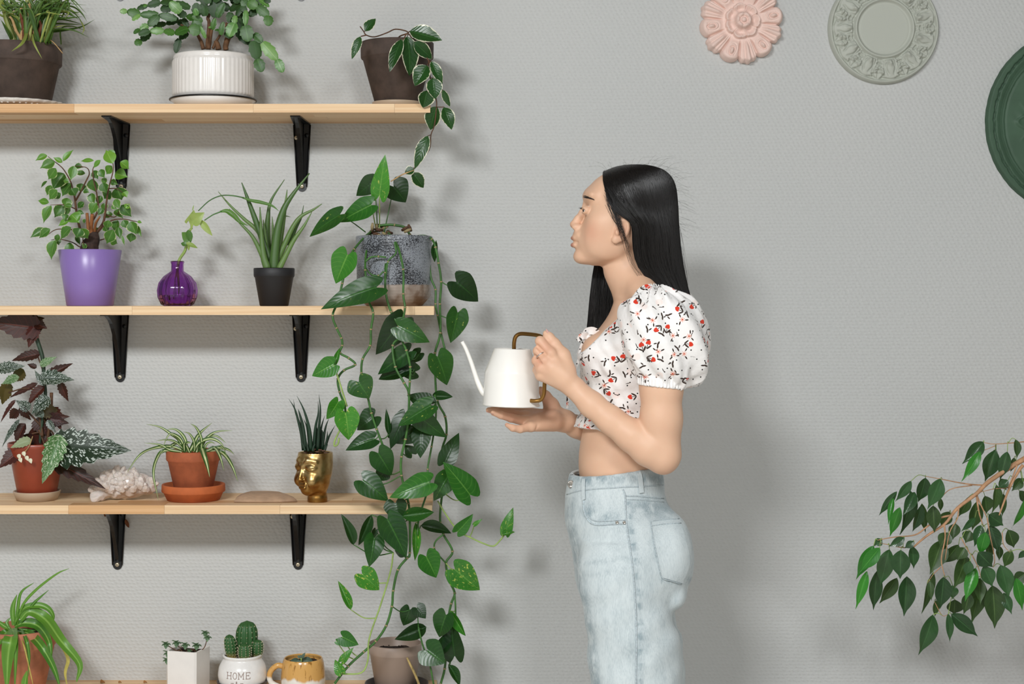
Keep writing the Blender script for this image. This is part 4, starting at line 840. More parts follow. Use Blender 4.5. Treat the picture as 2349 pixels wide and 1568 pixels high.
# ------------------------------------------------------------------ aloe
al = [([(1235, 1030), (1195, 900), (1175, 700), (1160, 412)], 78, -.02), ([(1300, 1030), (1305, 900), (1335, 650), (1400, 430), (1500, 270), (1655, 75)], 100, -.01), ([(1350, 1030), (1400, 930), (1500, 740), (1600, 600), (1680, 458)], 62, -.02), ([(1330, 950), (1400, 800), (1490, 610), (1570, 505), (1690, 440), (1780, 380)], 60, 0), ([(1450, 800), (1520, 620), (1570, 520), (1597, 395)], 40, .02), ([(1250, 980), (1225, 700), (1240, 500), (1275, 340), (1405, 138)], 58, .02), ([(1260, 950), (1180, 720), (1100, 500), (1030, 310), (978, 168)], 74, 0), ([(1250, 920), (1150, 670), (1000, 530), (860, 395), (743, 258)], 48, .01), ([(1220, 1000), (1160, 850), (1080, 700), (960, 570), (855, 430)], 50, -.02), ([(1290, 980), (1290, 700), (1283, 508)], 46, .03), ([(1255, 900), (1250, 600), (1262, 390)], 40, .03), ([(1230, 900), (1205, 650), (1194, 538)], 46, 0), ([(1330, 960), (1400, 500), (1432, 238)], 60, .02), ([(1340, 700), (1400, 518), (1466, 510)], 22, .02)]
for p, w, dy in al:
    C = cat(P3([C4(q) for q in p], 3.575+dy), 6); w_ = K(w/4.356, 3.575)/2*1.12; n = len(C); R = np.array([w_*(1-.12*(1-t)-.9*t**1.5) for t in np.linspace(0, 1, n)]).clip(.0004)
    lf = mk('leaf', tube(C, R.tolist(), 10, flat=.55, hint=(0, -1, .1)), ML_ALOE, ALOE)
    if w > 44:
        for i in range(6, n-3, 3):
            tn = nrm(C[i+1]-C[i-1]); s = nrm(np.cross(tn, (0, -1, 0)))
            for sg in (-1, 1):
                q = C[i]+s*sg*R[i]*.93; mk('tooth', tube([q, q+s*sg*.0011+tn*.0008], [.0006, .0001], 4), ML_GRSP, lf)
# ------------------------------------------------------------------ grassy plant
CG_ = crop(0, 0, 6.274)
gr = [([(560, 560), (680, 430), (950, 360)], 9, 1), ([(600, 560), (720, 470), (900, 445), (1170, 390), (1365, 280)], 9, 0), ([(600, 520), (700, 330), (900, 285), (1210, 355)], 8, 0), ([(580, 520), (720, 300), (1000, 262), (1190, 240)], 8, 0), ([(560, 480), (700, 160), (900, 95), (1060, 105), (1180, 200), (1255, 315)], 7, 0), ([(560, 500), (780, 110), (1050, 180), (1200, 345)], 7, 0), ([(620, 560), (800, 430), (1060, 440), (1290, 545)], 6, 0), ([(560, 520), (650, 200), (660, -30)], 8, 0), ([(480, 520), (500, 200), (500, 30)], 8, 0), ([(370, 500), (350, 150), (320, -60)], 8, 0), ([(560, 500), (620, 300), (930, 235)], 7, 0), ([(880, 280), (950, 110), (990, -20)], 5, 0), ([(560, 480), (650, 200), (860, -40)], 9, 0), ([(540, 480), (620, 220), (780, -60)], 9, 0), ([(400, 440), (330, 620), (165, 740)], 9, 1), ([(470, 470), (490, 620), (605, 845)], 5, 1), ([(170, 570), (120, 440), (0, 270)], 7, 0), ([(160, 240), (110, 90), (20, 30), (-60, 20)], 15, 1), ([(185, 570), (150, 330), (135, 180)], 7, 0), ([(160, 560), (90, 430), (20, 300)], 6, 0), ([(620, 540), (760, 360), (1000, 350), (1200, 360)], 6, 0), ([(600, 480), (740, 220), (940, 170), (1130, 270)], 7, 0), ([(600, 530), (680, 380), (830, 240), (1050, 200)], 6, 0), ([(880, 420), (1040, 380), (1270, 455)], 4, 0), ([(1150, 280), (1210, 410), (1175, 500)], 3, 1), ([(700, 560), (780, 620), (905, 770)], 3, 2), ([(430, 560), (440, 300), (410, 60)], 17, 2), ([(440, 380), (510, 540), (440, 655)], 7, 2), ([(160, 190), (300, 130), (440, 60)], 8, 2), ([(300, 560), (230, 440), (180, 290), (140, 240)], 9, 2), ([(310, 480), (380, 380), (420, 330)], 8, 2), ([(600, 590), (690, 500)], 8, 2), ([(560, 480), (590, 380), (570, 300)], 12, 3), ([(330, 360), (310, 260), (290, 180)], 10, 3)]
for i in range(110):
    x0 = RL.uniform(180, 720); sgn = RL.choice((-1, 1, 1)); r_ = RL.random()
    gr.append(([(x0, 600), (x0+sgn*RL.uniform(20, 160), RL.uniform(150, 330)), (x0+sgn*RL.uniform(80, 420), RL.uniform(-100, 200)), (x0+sgn*RL.uniform(220, 640), RL.uniform(-160, 330))], RL.uniform(5, 9), 0 if r_ < .8 else 1))
def over(pts, lim, yin, yout):      # leaves that cross the pot rim hang in front of it
    return [(q[0], q[1], (yout-yin) if q[1] > lim else 0.0) for q in pts]
for p, w, m in gr:
    Y = 3.60+RL.uniform(-.055, .045); kw = dict(fold=.4, base=.8, n=(RL.uniform(-.5, .5), -1, .6))
    if m == 2 or m == 3:
        if p[0][1] < p[-1][1]: p = p[::-1]
        if p[0][1] < 600 and p[0][1] > 200: p = [(p[0][0]*.9+45, 660)]+list(p)
        mk('dry_stalk', tube(cat(P3([CG_(q) for q in p], 3.55), 5), [K(w/2.4, 3.55)*.8, K(w/2.4, 3.55), K(w/2.4, 3.55)*.6], 8), ML_TAN if m == 2 else plain('rusty_stalk', '#6e3b22', .8), GRASS)
    elif p[-1][1] > 590: mk('leaf', ribbon(P3([CG_(q) for q in over(p, 560, 3.56, 3.482) if True], 3.56), K(w, Y), **kw), ML_GRSP if m == 1 else ML_GRS, GRASS)
    else: mk('leaf', ribbon(P3([CG_(q) for q in ([(p[0][0], 640)]+list(p) if p[0][1] > 400 else p)], Y, RL.uniform(-.06, .02)), K(w, Y), **kw), ML_GRSP if m == 1 else ML_GRS, GRASS)
# ------------------------------------------------------------------ christmas cactus
Ca, Cb = crop(270, 0, 11.745), crop(460, 0, 9.224)
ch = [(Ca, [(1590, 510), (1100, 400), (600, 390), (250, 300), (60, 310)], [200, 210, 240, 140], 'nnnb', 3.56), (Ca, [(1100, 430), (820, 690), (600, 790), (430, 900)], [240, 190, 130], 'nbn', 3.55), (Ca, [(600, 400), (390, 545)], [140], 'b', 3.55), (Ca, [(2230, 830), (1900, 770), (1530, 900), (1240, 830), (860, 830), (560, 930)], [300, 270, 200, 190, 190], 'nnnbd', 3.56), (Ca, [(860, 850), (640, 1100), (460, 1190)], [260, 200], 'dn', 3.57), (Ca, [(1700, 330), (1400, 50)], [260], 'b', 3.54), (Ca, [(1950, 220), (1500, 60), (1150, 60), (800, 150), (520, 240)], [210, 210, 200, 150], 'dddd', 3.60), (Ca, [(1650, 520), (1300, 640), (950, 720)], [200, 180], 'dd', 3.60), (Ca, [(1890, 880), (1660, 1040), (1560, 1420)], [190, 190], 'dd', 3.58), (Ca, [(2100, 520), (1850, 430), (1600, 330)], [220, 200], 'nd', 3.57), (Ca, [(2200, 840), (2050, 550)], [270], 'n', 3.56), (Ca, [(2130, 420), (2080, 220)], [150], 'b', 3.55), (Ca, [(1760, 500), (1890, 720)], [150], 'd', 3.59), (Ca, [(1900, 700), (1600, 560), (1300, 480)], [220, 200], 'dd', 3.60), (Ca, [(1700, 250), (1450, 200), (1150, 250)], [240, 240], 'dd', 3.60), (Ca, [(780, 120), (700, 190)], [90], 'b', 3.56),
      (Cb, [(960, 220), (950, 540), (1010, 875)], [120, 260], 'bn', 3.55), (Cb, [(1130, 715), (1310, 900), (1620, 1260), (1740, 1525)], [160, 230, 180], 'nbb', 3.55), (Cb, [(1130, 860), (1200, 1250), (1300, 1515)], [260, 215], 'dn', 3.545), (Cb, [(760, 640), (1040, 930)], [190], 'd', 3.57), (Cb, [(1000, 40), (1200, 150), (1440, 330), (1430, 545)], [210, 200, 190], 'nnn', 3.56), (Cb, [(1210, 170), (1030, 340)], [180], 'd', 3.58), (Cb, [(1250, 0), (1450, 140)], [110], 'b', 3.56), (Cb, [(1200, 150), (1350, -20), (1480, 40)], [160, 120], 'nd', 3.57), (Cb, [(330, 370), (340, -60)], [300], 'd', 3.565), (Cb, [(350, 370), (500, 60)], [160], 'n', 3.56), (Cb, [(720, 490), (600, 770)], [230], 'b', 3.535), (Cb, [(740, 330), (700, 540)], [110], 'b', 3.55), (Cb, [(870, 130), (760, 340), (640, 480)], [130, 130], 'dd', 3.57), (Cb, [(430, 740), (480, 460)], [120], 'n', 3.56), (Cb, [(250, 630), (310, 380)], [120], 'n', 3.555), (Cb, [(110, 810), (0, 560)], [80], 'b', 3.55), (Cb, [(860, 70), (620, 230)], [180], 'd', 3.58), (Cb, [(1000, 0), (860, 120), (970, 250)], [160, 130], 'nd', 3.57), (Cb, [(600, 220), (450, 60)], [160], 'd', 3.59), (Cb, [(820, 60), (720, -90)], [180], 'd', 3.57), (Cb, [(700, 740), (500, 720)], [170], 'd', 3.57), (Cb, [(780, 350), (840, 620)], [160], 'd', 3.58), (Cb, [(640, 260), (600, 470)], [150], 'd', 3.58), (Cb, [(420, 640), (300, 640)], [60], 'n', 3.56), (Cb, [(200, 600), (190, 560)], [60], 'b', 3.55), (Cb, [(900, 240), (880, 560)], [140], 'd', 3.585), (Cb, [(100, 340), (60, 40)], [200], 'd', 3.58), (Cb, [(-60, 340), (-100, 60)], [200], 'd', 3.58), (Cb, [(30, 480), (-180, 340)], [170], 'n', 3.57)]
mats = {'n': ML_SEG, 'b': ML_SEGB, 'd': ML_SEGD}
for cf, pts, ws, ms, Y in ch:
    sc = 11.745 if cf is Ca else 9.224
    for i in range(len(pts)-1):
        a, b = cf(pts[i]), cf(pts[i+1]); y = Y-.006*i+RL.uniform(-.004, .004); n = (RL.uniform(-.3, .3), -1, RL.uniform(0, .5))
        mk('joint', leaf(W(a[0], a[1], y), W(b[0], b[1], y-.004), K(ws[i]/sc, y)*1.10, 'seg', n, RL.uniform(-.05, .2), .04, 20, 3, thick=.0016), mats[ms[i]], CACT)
for i in range(14):
    x = RL.uniform(430, 600); L = RL.uniform(25, 45); a = RL.uniform(-.9, .9); p0 = (x, RL.uniform(-10, 15)); p1 = (x+L*math.sin(a), p0[1]-L*math.cos(a)); Y = 3.58+RL.uniform(-.03, .04)
    mk('joint', leaf(W(*p0, Y), W(*p1, Y), K(RL.uniform(16, 24), Y), 'seg', (RL.uniform(-.3, .3), -1, .2), .1, .04, 18, 3, thick=.0016), ML_SEGD, CACT)
for p, r in [([(540, 1060), (530, 980), (560, 860), (600, 760)], (6, 7)), ([(170, 1040), (200, 850), (235, 640), (300, 380)], (5, 3)), ([(60, 1040), (20, 900), (-60, 740), (-120, 560)], (5, 3)), ([(260, 1030), (330, 880), (420, 730), (560, 480)], (3.5, 2.5)), ([(380, 1050), (360, 950), (320, 860)], (7, 5)), ([(130, 1040), (180, 500), (160, 360), (330, 0)], (4, 4)), ([(560, 760), (700, 480), (860, 120)], (4, 3)), ([(-60, 740), (-200, 600), (-420, 520)], (3, 2))]:
    stem(CACT, [Cb(q) for q in p], [K(r[0], 3.6), K(r[1], 3.6)], plain('woody_cactus_stem', '#6d4c31', .8, var=.35, nscale=60), 3.59)
# ------------------------------------------------------------------ begonia
bg = [((128, 1022), (297, 1027), 96, ML_BEG, 3.53), ((134, 1008), (97, 1108), 52, ML_BEGL, 3.51), ((121, 1056), (240, 1118), 42, ML_BEGR, 3.545), ((42, 1036), (-4, 1072), 40, ML_BEGR, 3.56), ((86, 812), (24, 826), 27, ML_BEGR, 3.58), ((2, 846), (56, 838), 30, ML_BEG, 3.56), ((98, 868), (170, 869), 40, ML_BEG, 3.55), ((114, 860), (167, 831), 24, ML_BEGR, 3.58), ((140, 880), (156, 922), 22, ML_BEGR, 3.57), ((96, 836), (130, 817), 20, ML_BEGL, 3.57), ((98, 890), (60, 930), 26, ML_BEGR, 3.57), ((79, 882), (18, 912), 15, ML_BEGR, 3.58), ((110, 915), (70, 948), 42, ML_BEG, 3.55), ((98, 942), (134, 940), 38, ML_OLIV, 3.57), ((112, 957), (160, 955), 24, ML_BEGR, 3.575), ((112, 962), (158, 970), 30, ML_BEGR, 3.575), ((32, 922), (-2, 968), 13, ML_BEGR, 3.55), ((41, 968), (0, 1026), 14, ML_BEG, 3.55), ((56, 976), (34, 1022), 32, ML_BEGR, 3.56), ((67, 1010), (23, 1026), 24, ML_PALE, 3.54), ((111, 966), (128, 992), 18, ML_BEG, 3.55), ((40, 942), (20, 960), 26, ML_BEGR, 3.58), ((18, 880), (4, 930), 32, ML_OLIV, 3.58), ((66, 936), (36, 918), 26, ML_BEG, 3.56), ((84, 752), (-30, 736), 62, ML_BEGR, 3.57), ((80, 752), (65, 797), 32, ML_BEGR, 3.57), ((84, 744), (108, 752), 26, ML_BEGR, 3.57), ((50, 742), (100, 728), 40, ML_BEGR, 3.60), ((40, 866), (2, 880), 22, ML_BEGL, 3.55), ((52, 850), (30, 876), 36, ML_OLIV, 3.585), ((82, 842), (62, 834), 14, ML_BEGR, 3.57), ((100, 880), (78, 848), 16, ML_BEG, 3.55), ((90, 960), (110, 1000), 46, ML_BEGR, 3.585), ((80, 985), (120, 1030), 56, ML_BEGR, 3.59), ((96, 940), (80, 955), 30, ML_BEG, 3.555), ((50, 935), (70, 965), 24, ML_BEGR, 3.56), ((70, 1000), (60, 1060), 40, ML_BEGR, 3.57), ((120, 940), (140, 985), 34, ML_BEGR, 3.59)]
for i, (a, b, w, m, Y) in enumerate(bg):
    put_leaf(BEG, a, b, w, m, Y, 'begonia', tilt=.1 if i == 0 else None, fold=.22 if i == 0 else RL.uniform(.15, .5), droop=.08, nu=34 if i < 4 else 22, nv=4, lobe=.12, asym=.18 if i == 0 else 0, wave=.008)
for p, r in [([(75, 750), (86, 782), (98, 822), (101, 870), (104, 910), (95, 980), (88, 1050)], 5.5), ([(118, 900), (117, 940), (110, 1000), (100, 1050)], 4), ([(98, 900), (60, 890), (20, 900)], 2), ([(100, 960), (125, 1000), (134, 1025)], 2.2), ([(95, 990), (60, 1000), (40, 1030)], 2), ([(95, 1000), (110, 1040), (121, 1056)], 2.2), ([(98, 870), (98, 850), (86, 815)], 2), ([(98, 980), (60, 940), (40, 920)], 2.4), ([(90, 985), (97, 1000), (92, 960), (88, 950)], 4)]:
    stem(BEG, p, [K(r, 3.58), K(r*.6 if r > 5 else r*.8, 3.58)], plain('begonia_stem', '#2e4230', .5, var=.2) if r > 5 else ML_STEMB, 3.58)
for q in ((42, 1046), (45, 1054), (60, 1050), (68, 1056), (53, 1040)):
    mk('blossom', leaf(W(q[0], q[1]-5, 3.52), W(q[0]+4, q[1]+6, 3.515), K(9, 3.52), 'hoya', (.2, -1, .3), .5, .1, seed=int(q[0])), plain('white_blossom', '#dcd8bd', .6), BEG)
stem(BEG, [(75, 1000), (66, 1025), (50, 1042)], .0012, ML_TAN, 3.53)
# ------------------------------------------------------------------ spider plant
C7 = crop(270, 880, 4.432)
sp = [([(690, 690), (560, 640), (400, 650), (230, 720), (90, 905)], 9), ([(670, 690), (620, 570), (540, 510), (430, 440), (288, 408)], 8), ([(700, 690), (690, 580), (640, 500), (570, 460), (492, 468)], 8), ([(690, 690), (650, 580), (590, 525), (520, 520), (448, 670)], 8), ([(700, 690), (660, 620), (580, 610), (450, 700), (420, 730)], 8), ([(650, 695), (520, 680), (430, 710), (365, 900), (415, 1185)], 10), ([(640, 690), (530, 670), (430, 620), (268, 600)], 7), ([(690, 690), (600, 600), (500, 570), (388, 580)], 6), ([(780, 690), (775, 590), (730, 510), (663, 484)], 6), ([(850, 690), (850, 560), (800, 450), (738, 403)], 7), ([(730, 695), (770, 620), (830, 510), (962, 393)], 10), ([(830, 690), (890, 570), (1000, 490), (1170, 474)], 8), ([(770, 690), (830, 600), (940, 560), (1030, 590), (1092, 655)], 10), ([(850, 690), (900, 560), (1000, 530), (1106, 603)], 7), ([(800, 690), (850, 655), (880, 730), (910, 830), (936, 948)], 13), ([(850, 690), (960, 680), (1070, 710), (1160, 830), (1222, 992)], 11), ([(900, 690), (980, 650), (1040, 740), (1080, 885)], 9), ([(890, 690), (1000, 650), (1120, 670), (1186, 718)], 8), ([(900, 690), (980, 655), (1060, 640), (1115, 740)], 6), ([(730, 695), (700, 620), (720, 600), (745, 600)], 9), ([(800, 695), (825, 600), (835, 555)], 9), ([(680, 695), (675, 620), (695, 590)], 8), ([(880, 680), (900, 620), (950, 595), (990, 610)], 6)]
for p, w in sp: mk('leaf', ribbon(P3([C7(q) for q in over(p, 715, 3.575, 3.522)], 3.575, RL.uniform(-.03, .01) if p[-1][1] < 715 else 0), K(w, 3.57), (RL.uniform(-.3, .3), -1, .7), fold=.45, base=.7), ML_SPI, SPI)
# ------------------------------------------------------------------ spikes in the gold pot
CGo = crop(660, 900, 6.27)
for p, w, dy in [([(230, 830), (200, 600), (150, 400), (100, 230), (15, 90)], 56, 0), ([(240, 830), (190, 500), (110, 280), (83, 98)], 40, .01), ([(260, 830), (220, 500), (175, 320), (150, 235)], 60, -.01), ([(330, 840), (320, 600), (280, 400), (220, 220), (130, 45)], 62, -.01), ([(320, 840), (280, 520), (228, 378)], 40, .01), ([(370, 830), (400, 500), (440, 300), (437, 123)], 50, 0), ([(430, 830), (450, 500), (470, 250), (448, 28)], 52, -.01), ([(440, 830), (480, 520), (532, 328)], 44, .01), ([(490, 830), (540, 520), (592, 370)], 46, 0), ([(520, 830), (590, 640), (682, 470)], 46, 0), ([(530, 830), (565, 660), (572, 548)], 42, -.012), ([(250, 840), (230, 770), (192, 708)], 34, -.02), ([(360, 850), (370, 780), (400, 735)], 40, -.025), ([(520, 845), (550, 790), (580, 738)], 40, -.02), ([(300, 850), (280, 760), (270, 690)], 40, -.02), ([(410, 840), (420, 600), (410, 430)], 50, .01), ([(480, 840), (500, 600), (480, 520)], 56, .005)]:
    C = cat(P3([CGo(q) for q in p], 3.56+dy), 5); w_ = K(w/6.27, 3.56)/2; mk('leaf', tube(C, [w_*(1-.95*t**1.4) for t in np.linspace(0, 1, len(C))], 8, flat=.5), ML_SNAK, GOLD)
for i in range(14):
    q = W(RL.uniform(692, 752), RL.uniform(1030, 1040), 3.55+RL.uniform(-.02, .03)); mk('bark_chip', box(q[0]-.004, q[0]+.004, q[1]-.002, q[1]+.002, q[2]-.001, q[2]+.002), ML_STEMB, GOLD, smooth=False)
# ------------------------------------------------------------------ strappy plant bottom left
CO = crop(0, 1160, 3.8425)
for p, w, m in [([(120, 1050), (115, 900), (150, 780)], 13, 0), ([(140, 1050), (160, 900), (190, 760), (300, 675)], 9, 0), ([(150, 1050), (200, 880), (320, 740), (500, 600), (610, 550)], 8, 0), ([(170, 1060), (280, 880), (350, 810), (430, 740)], 7, 0), ([(120, 1050), (200, 910), (320, 875), (420, 900), (470, 970), (460, 1040)], 15, 0), ([(180, 1000), (260, 930), (400, 1000), (540, 1190), (700, 1390), (675, 1548)], 27, 0), ([(130, 1060), (220, 1030), (340, 1060), (430, 1190), (455, 1352)], 23, 0), ([(120, 1110), (240, 1120), (360, 1230), (470, 1420), (530, 1600)], 21, 0), ([(120, 1080), (95, 1180), (70, 1350), (60, 1620)], 34, 0), ([(190, 1090), (230, 1180), (255, 1320), (250, 1500)], 9, 0), ([(215, 1620), (225, 1540), (240, 1450)], 18, 0), ([(100, 1090), (40, 1130), (0, 1190), (-60, 1270)], 22, 0), ([(100, 1090), (40, 1060), (0, 1030), (-40, 1000)], 11, 0), ([(150, 1080), (260, 1095), (340, 1095)], 5, 0), ([(540, 1230), (600, 1350), (575, 1470), (595, 1600)], 8, 1), ([(90, 1090), (60, 1030), (95, 980)], 8, 0), ([(160, 1110), (210, 1230), (270, 1480), (300, 1620)], 3, 1), ([(110, 1080), (140, 1200), (130, 1620)], 12, 0)]:
    mk('leaf', ribbon(P3([CO(q) for q in over(p, 1140, 3.575, 3.503)], 3.575, 0 if p[-1][1] > 1200 else .01), K(w, 3.55), (RL.uniform(-.3, .3), -1, .6), fold=.35, base=.55, tip=.1), ML_YEL if m else ML_STRP, STR)
# ------------------------------------------------------------------ sedum, cacti, succulent
CS_ = crop(350, 1380, 5.22)
def rosette(root, q, R, Y, n=11):
    for k in range(n):
        a = k*2.4; e = .25+.9*k/n; d = np.array((math.cos(a)*math.cos(e), -math.sin(e)*.9-.15, math.sin(a)*math.cos(e))); p = np.array(q); L = R*(1.05-.5*k/n)
        s = nrm(np.cross(d, (0, 0, 1))); mk('leaf', leaf(p, p+d*L, L*.72, 'hoya', np.cross(s, d), .3, .12, 5, 2, thick=.0012), ML_SEDM, root)
for (x, y, R, st) in [(160, 500, 44, ((160, 510), (230, 550), (295, 590))), (285, 485, 44, ((290, 510), (320, 540), (370, 540))), (390, 510, 44, ((395, 540), (410, 580), (380, 620))), (525, 515, 46, ((530, 540), (480, 580), (440, 600))), (655, 420, 40, ((655, 430), (620, 545), (550, 595))), (630, 365, 40, ((640, 380), (655, 430))), (185, 610, 48, ((200, 620), (260, 590), (330, 580))), (170, 690, 40, ((190, 690), (250, 680), (310, 620))), (440, 580, 26, ((440, 590), (420, 620)))]:
    stem(SED, [CS_(q) for q in st], .0011, ML_STEMB, 3.57); rosette(SED, W(*CS_((x, y)), 3.565), K(R/5.22*1.45, 3.565), 3.565)
for p in [((300, 600), (330, 570), (360, 600)), ((420, 610), (450, 570), (520, 590))]: stem(SED, [CS_(q) for q in p], .0016, ML_STEMB, 3.575)
M_CAC = NT('cactus_skin'); z_ = M_CAC.sep(M_CAC.coord('UV')); M_CAC.set(M_CAC.mix(M_CAC.step(z_[0], .38, .05), '#2f5a2b', '#a58a52'), .5); M_CAC = M_CAC.m
M_SPN = plain('cactus_spine', '#d9cfae', .6)
def cactus(cx, yb, yt, w, Y, ribs, tilt=0):
    base = np.array(W(*CS_((cx, yb)), Y)); H = K((yb-yt)/5.22, Y); R = K(w/5.22/2, Y); V, U, Fc = [], [], []; sg = ribs*4; n = 16
    for i in range(n+1):
        t = i/n; r = R*(.62+.38*math.sin(min(1, t*2)*1.57))*(1-max(0, (t-.62)/.38)**2.4)**.5 if t < 1 else .0003
        for k in range(sg):
            a = 6.2832*k/sg; rr = r*(1+.10*math.cos(ribs*a)); V.append(base+np.array((rr*math.cos(a)+tilt*H*t, rr*math.sin(a), H*t))); U.append((t, k/sg))
    Fc = [[i*sg+k, i*sg+(k+1) % sg, (i+1)*sg+(k+1) % sg, (i+1)*sg+k] for i in range(n) for k in range(sg)]
    body = mk('cactus_stem', (np.array(V), Fc, U), M_CAC, HOME)
    for i in range(2, n, 2):
        for k in range(0, sg, 4):
            q = V[i*sg+k]; o = nrm(q-base-np.array((0, 0, H*i/n)))
            if o[1] > .5: continue
            mk('spine', join(*[tube([q, q+nrm(o+np.array((math.cos(b)*.9, 0, math.sin(b)*.9)))*.0028], [.0005, .00012], 4) for b in (0.3, 2.4, 4.5)]), M_SPN, body)
cactus(1122, 700, 222, 240, 3.60, 13, .02); cactus(955, 700, 388, 132, 3.575, 11, -.12); cactus(1102, 712, 498, 138, 3.555, 10, 0); cactus(1245, 690, 448, 128, 3.585, 10, .06)
for a, b, w, Y in [((1780, 760), (1620, 740), 70, 3.57), ((1775, 700), (1740, 780), 62, 3.55), ((1790, 720), (1850, 800), 62, 3.55), ((1790, 690), (1930, 720), 60, 3.58), ((1770, 720), (1650, 700), 56, 3.58), ((1800, 740), (1940, 780), 50, 3.56), ((1790, 680), (1826, 606), 30, 3.57), ((1770, 670), (1735, 640), 24, 3.57), ((1780, 680), (1770, 630), 22, 3.57), ((1740, 760), (1670, 790), 46, 3.555), ((1785, 740), (1790, 800), 56, 3.545)]:
    put_leaf(MUG, CS_(a), CS_(b), w/5.22*1.35, ML_SUCC, Y, 'hoya', thick=.0014, fold=.35)
stem(MUG, [CS_(q) for q in ((1785, 800), (1782, 740), (1780, 670))], .002, ML_STEML, 3.568)
# ------------------------------------------------------------------ weeping fig reaching in from the right
CW = crop(1920, 980, 2.904); YW = 3.30
px_, pz_ = 1.62, 3.32
FIG = thing('weeping_fig', (px_, pz_, 0), 'weeping fig branch with drooping glossy leaves reaching in from the right', 'tree')
mk('pot', lathe((px_, pz_, 0), rimpot(.13, .18, .30, .01, .05, .01), 48), M_TERRA, FIG); soil(FIG, np.array((px_, pz_, 0)), .165, .27)
br = W(*CW((1246, 210)), YW)
mk('trunk', tube(cat([(px_, pz_, .2), (px_-.02, pz_, .5), (px_+.01, pz_, .9), (px_-.01, pz_, 1.3)], 6), [.02, .016, .012, .006], 12), ML_BARK, FIG)
mk('branch', tube(cat([(px_, pz_, .95), (px_-.12, pz_-.01, 1.08), (px_-.25, YW, 1.06), tuple(br)], 6), [.010, .007, .0058], 10), ML_BARK, FIG)
tw = [([(1246, 210), (1130, 280), (1000, 370), (930, 440), (800, 540), (720, 640), (600, 720), (510, 795)], (6.2, 2)), ([(760, 585), (680, 605), (600, 660), (520, 715), (380, 730), (270, 750)], (2.6, 1)), ([(1240, 250), (1210, 290), (1150, 400), (1100, 530), (1080, 585)], (4, 1.4)), ([(1000, 385), (900, 380), (800, 365), (700, 345), (590, 325)], (2, .8)), ([(900, 385), (760, 410), (690, 470)], (1.5, .7)), ([(930, 450), (945, 560), (975, 660)], (2.6, 1.2)), ([(930, 450), (970, 540), (1000, 600)], (2, 1)), ([(715, 650), (720, 740), (695, 880), (720, 1000)], (2, 1)), ([(810, 540), (800, 610), (750, 700), (720, 880)], (1.8, .8)), ([(1246, 95), (1140, 105), (1040, 110), (980, 100)], (1.4, .7)), ([(1060, 120), (960, 160)], (1, .6)), ([(1200, 250), (1170, 330), (1140, 400)], (2, 1)), ([(1150, 400), (1040, 410), (960, 430)], (1.4, .6)), ([(500, 790), (440, 800), (340, 780), (290, 770)], (1.5, .7)), ([(1000, 600), (1020, 720), (1050, 870), (1040, 930)], (1.6, .8)), ([(830, 740), (880, 830), (900, 850)], (1.4, .7)), ([(1100, 700), (1110, 780), (1150, 830)], (1.2, .6)), ([(690, 930), (640, 980), (600, 1040)], (1.2, .6)), ([(650, 1160), (700, 1250), (740, 1245)], (1, .6)), ([(900, 850), (940, 930), (960, 1000)], (1.3, .7))]
for p, r in tw: stem(FIG, [CW(q) for q in p], [K(r[0], YW), K(r[1], YW)], ML_BARK, YW+RL.uniform(-.01, .01), name='branch')
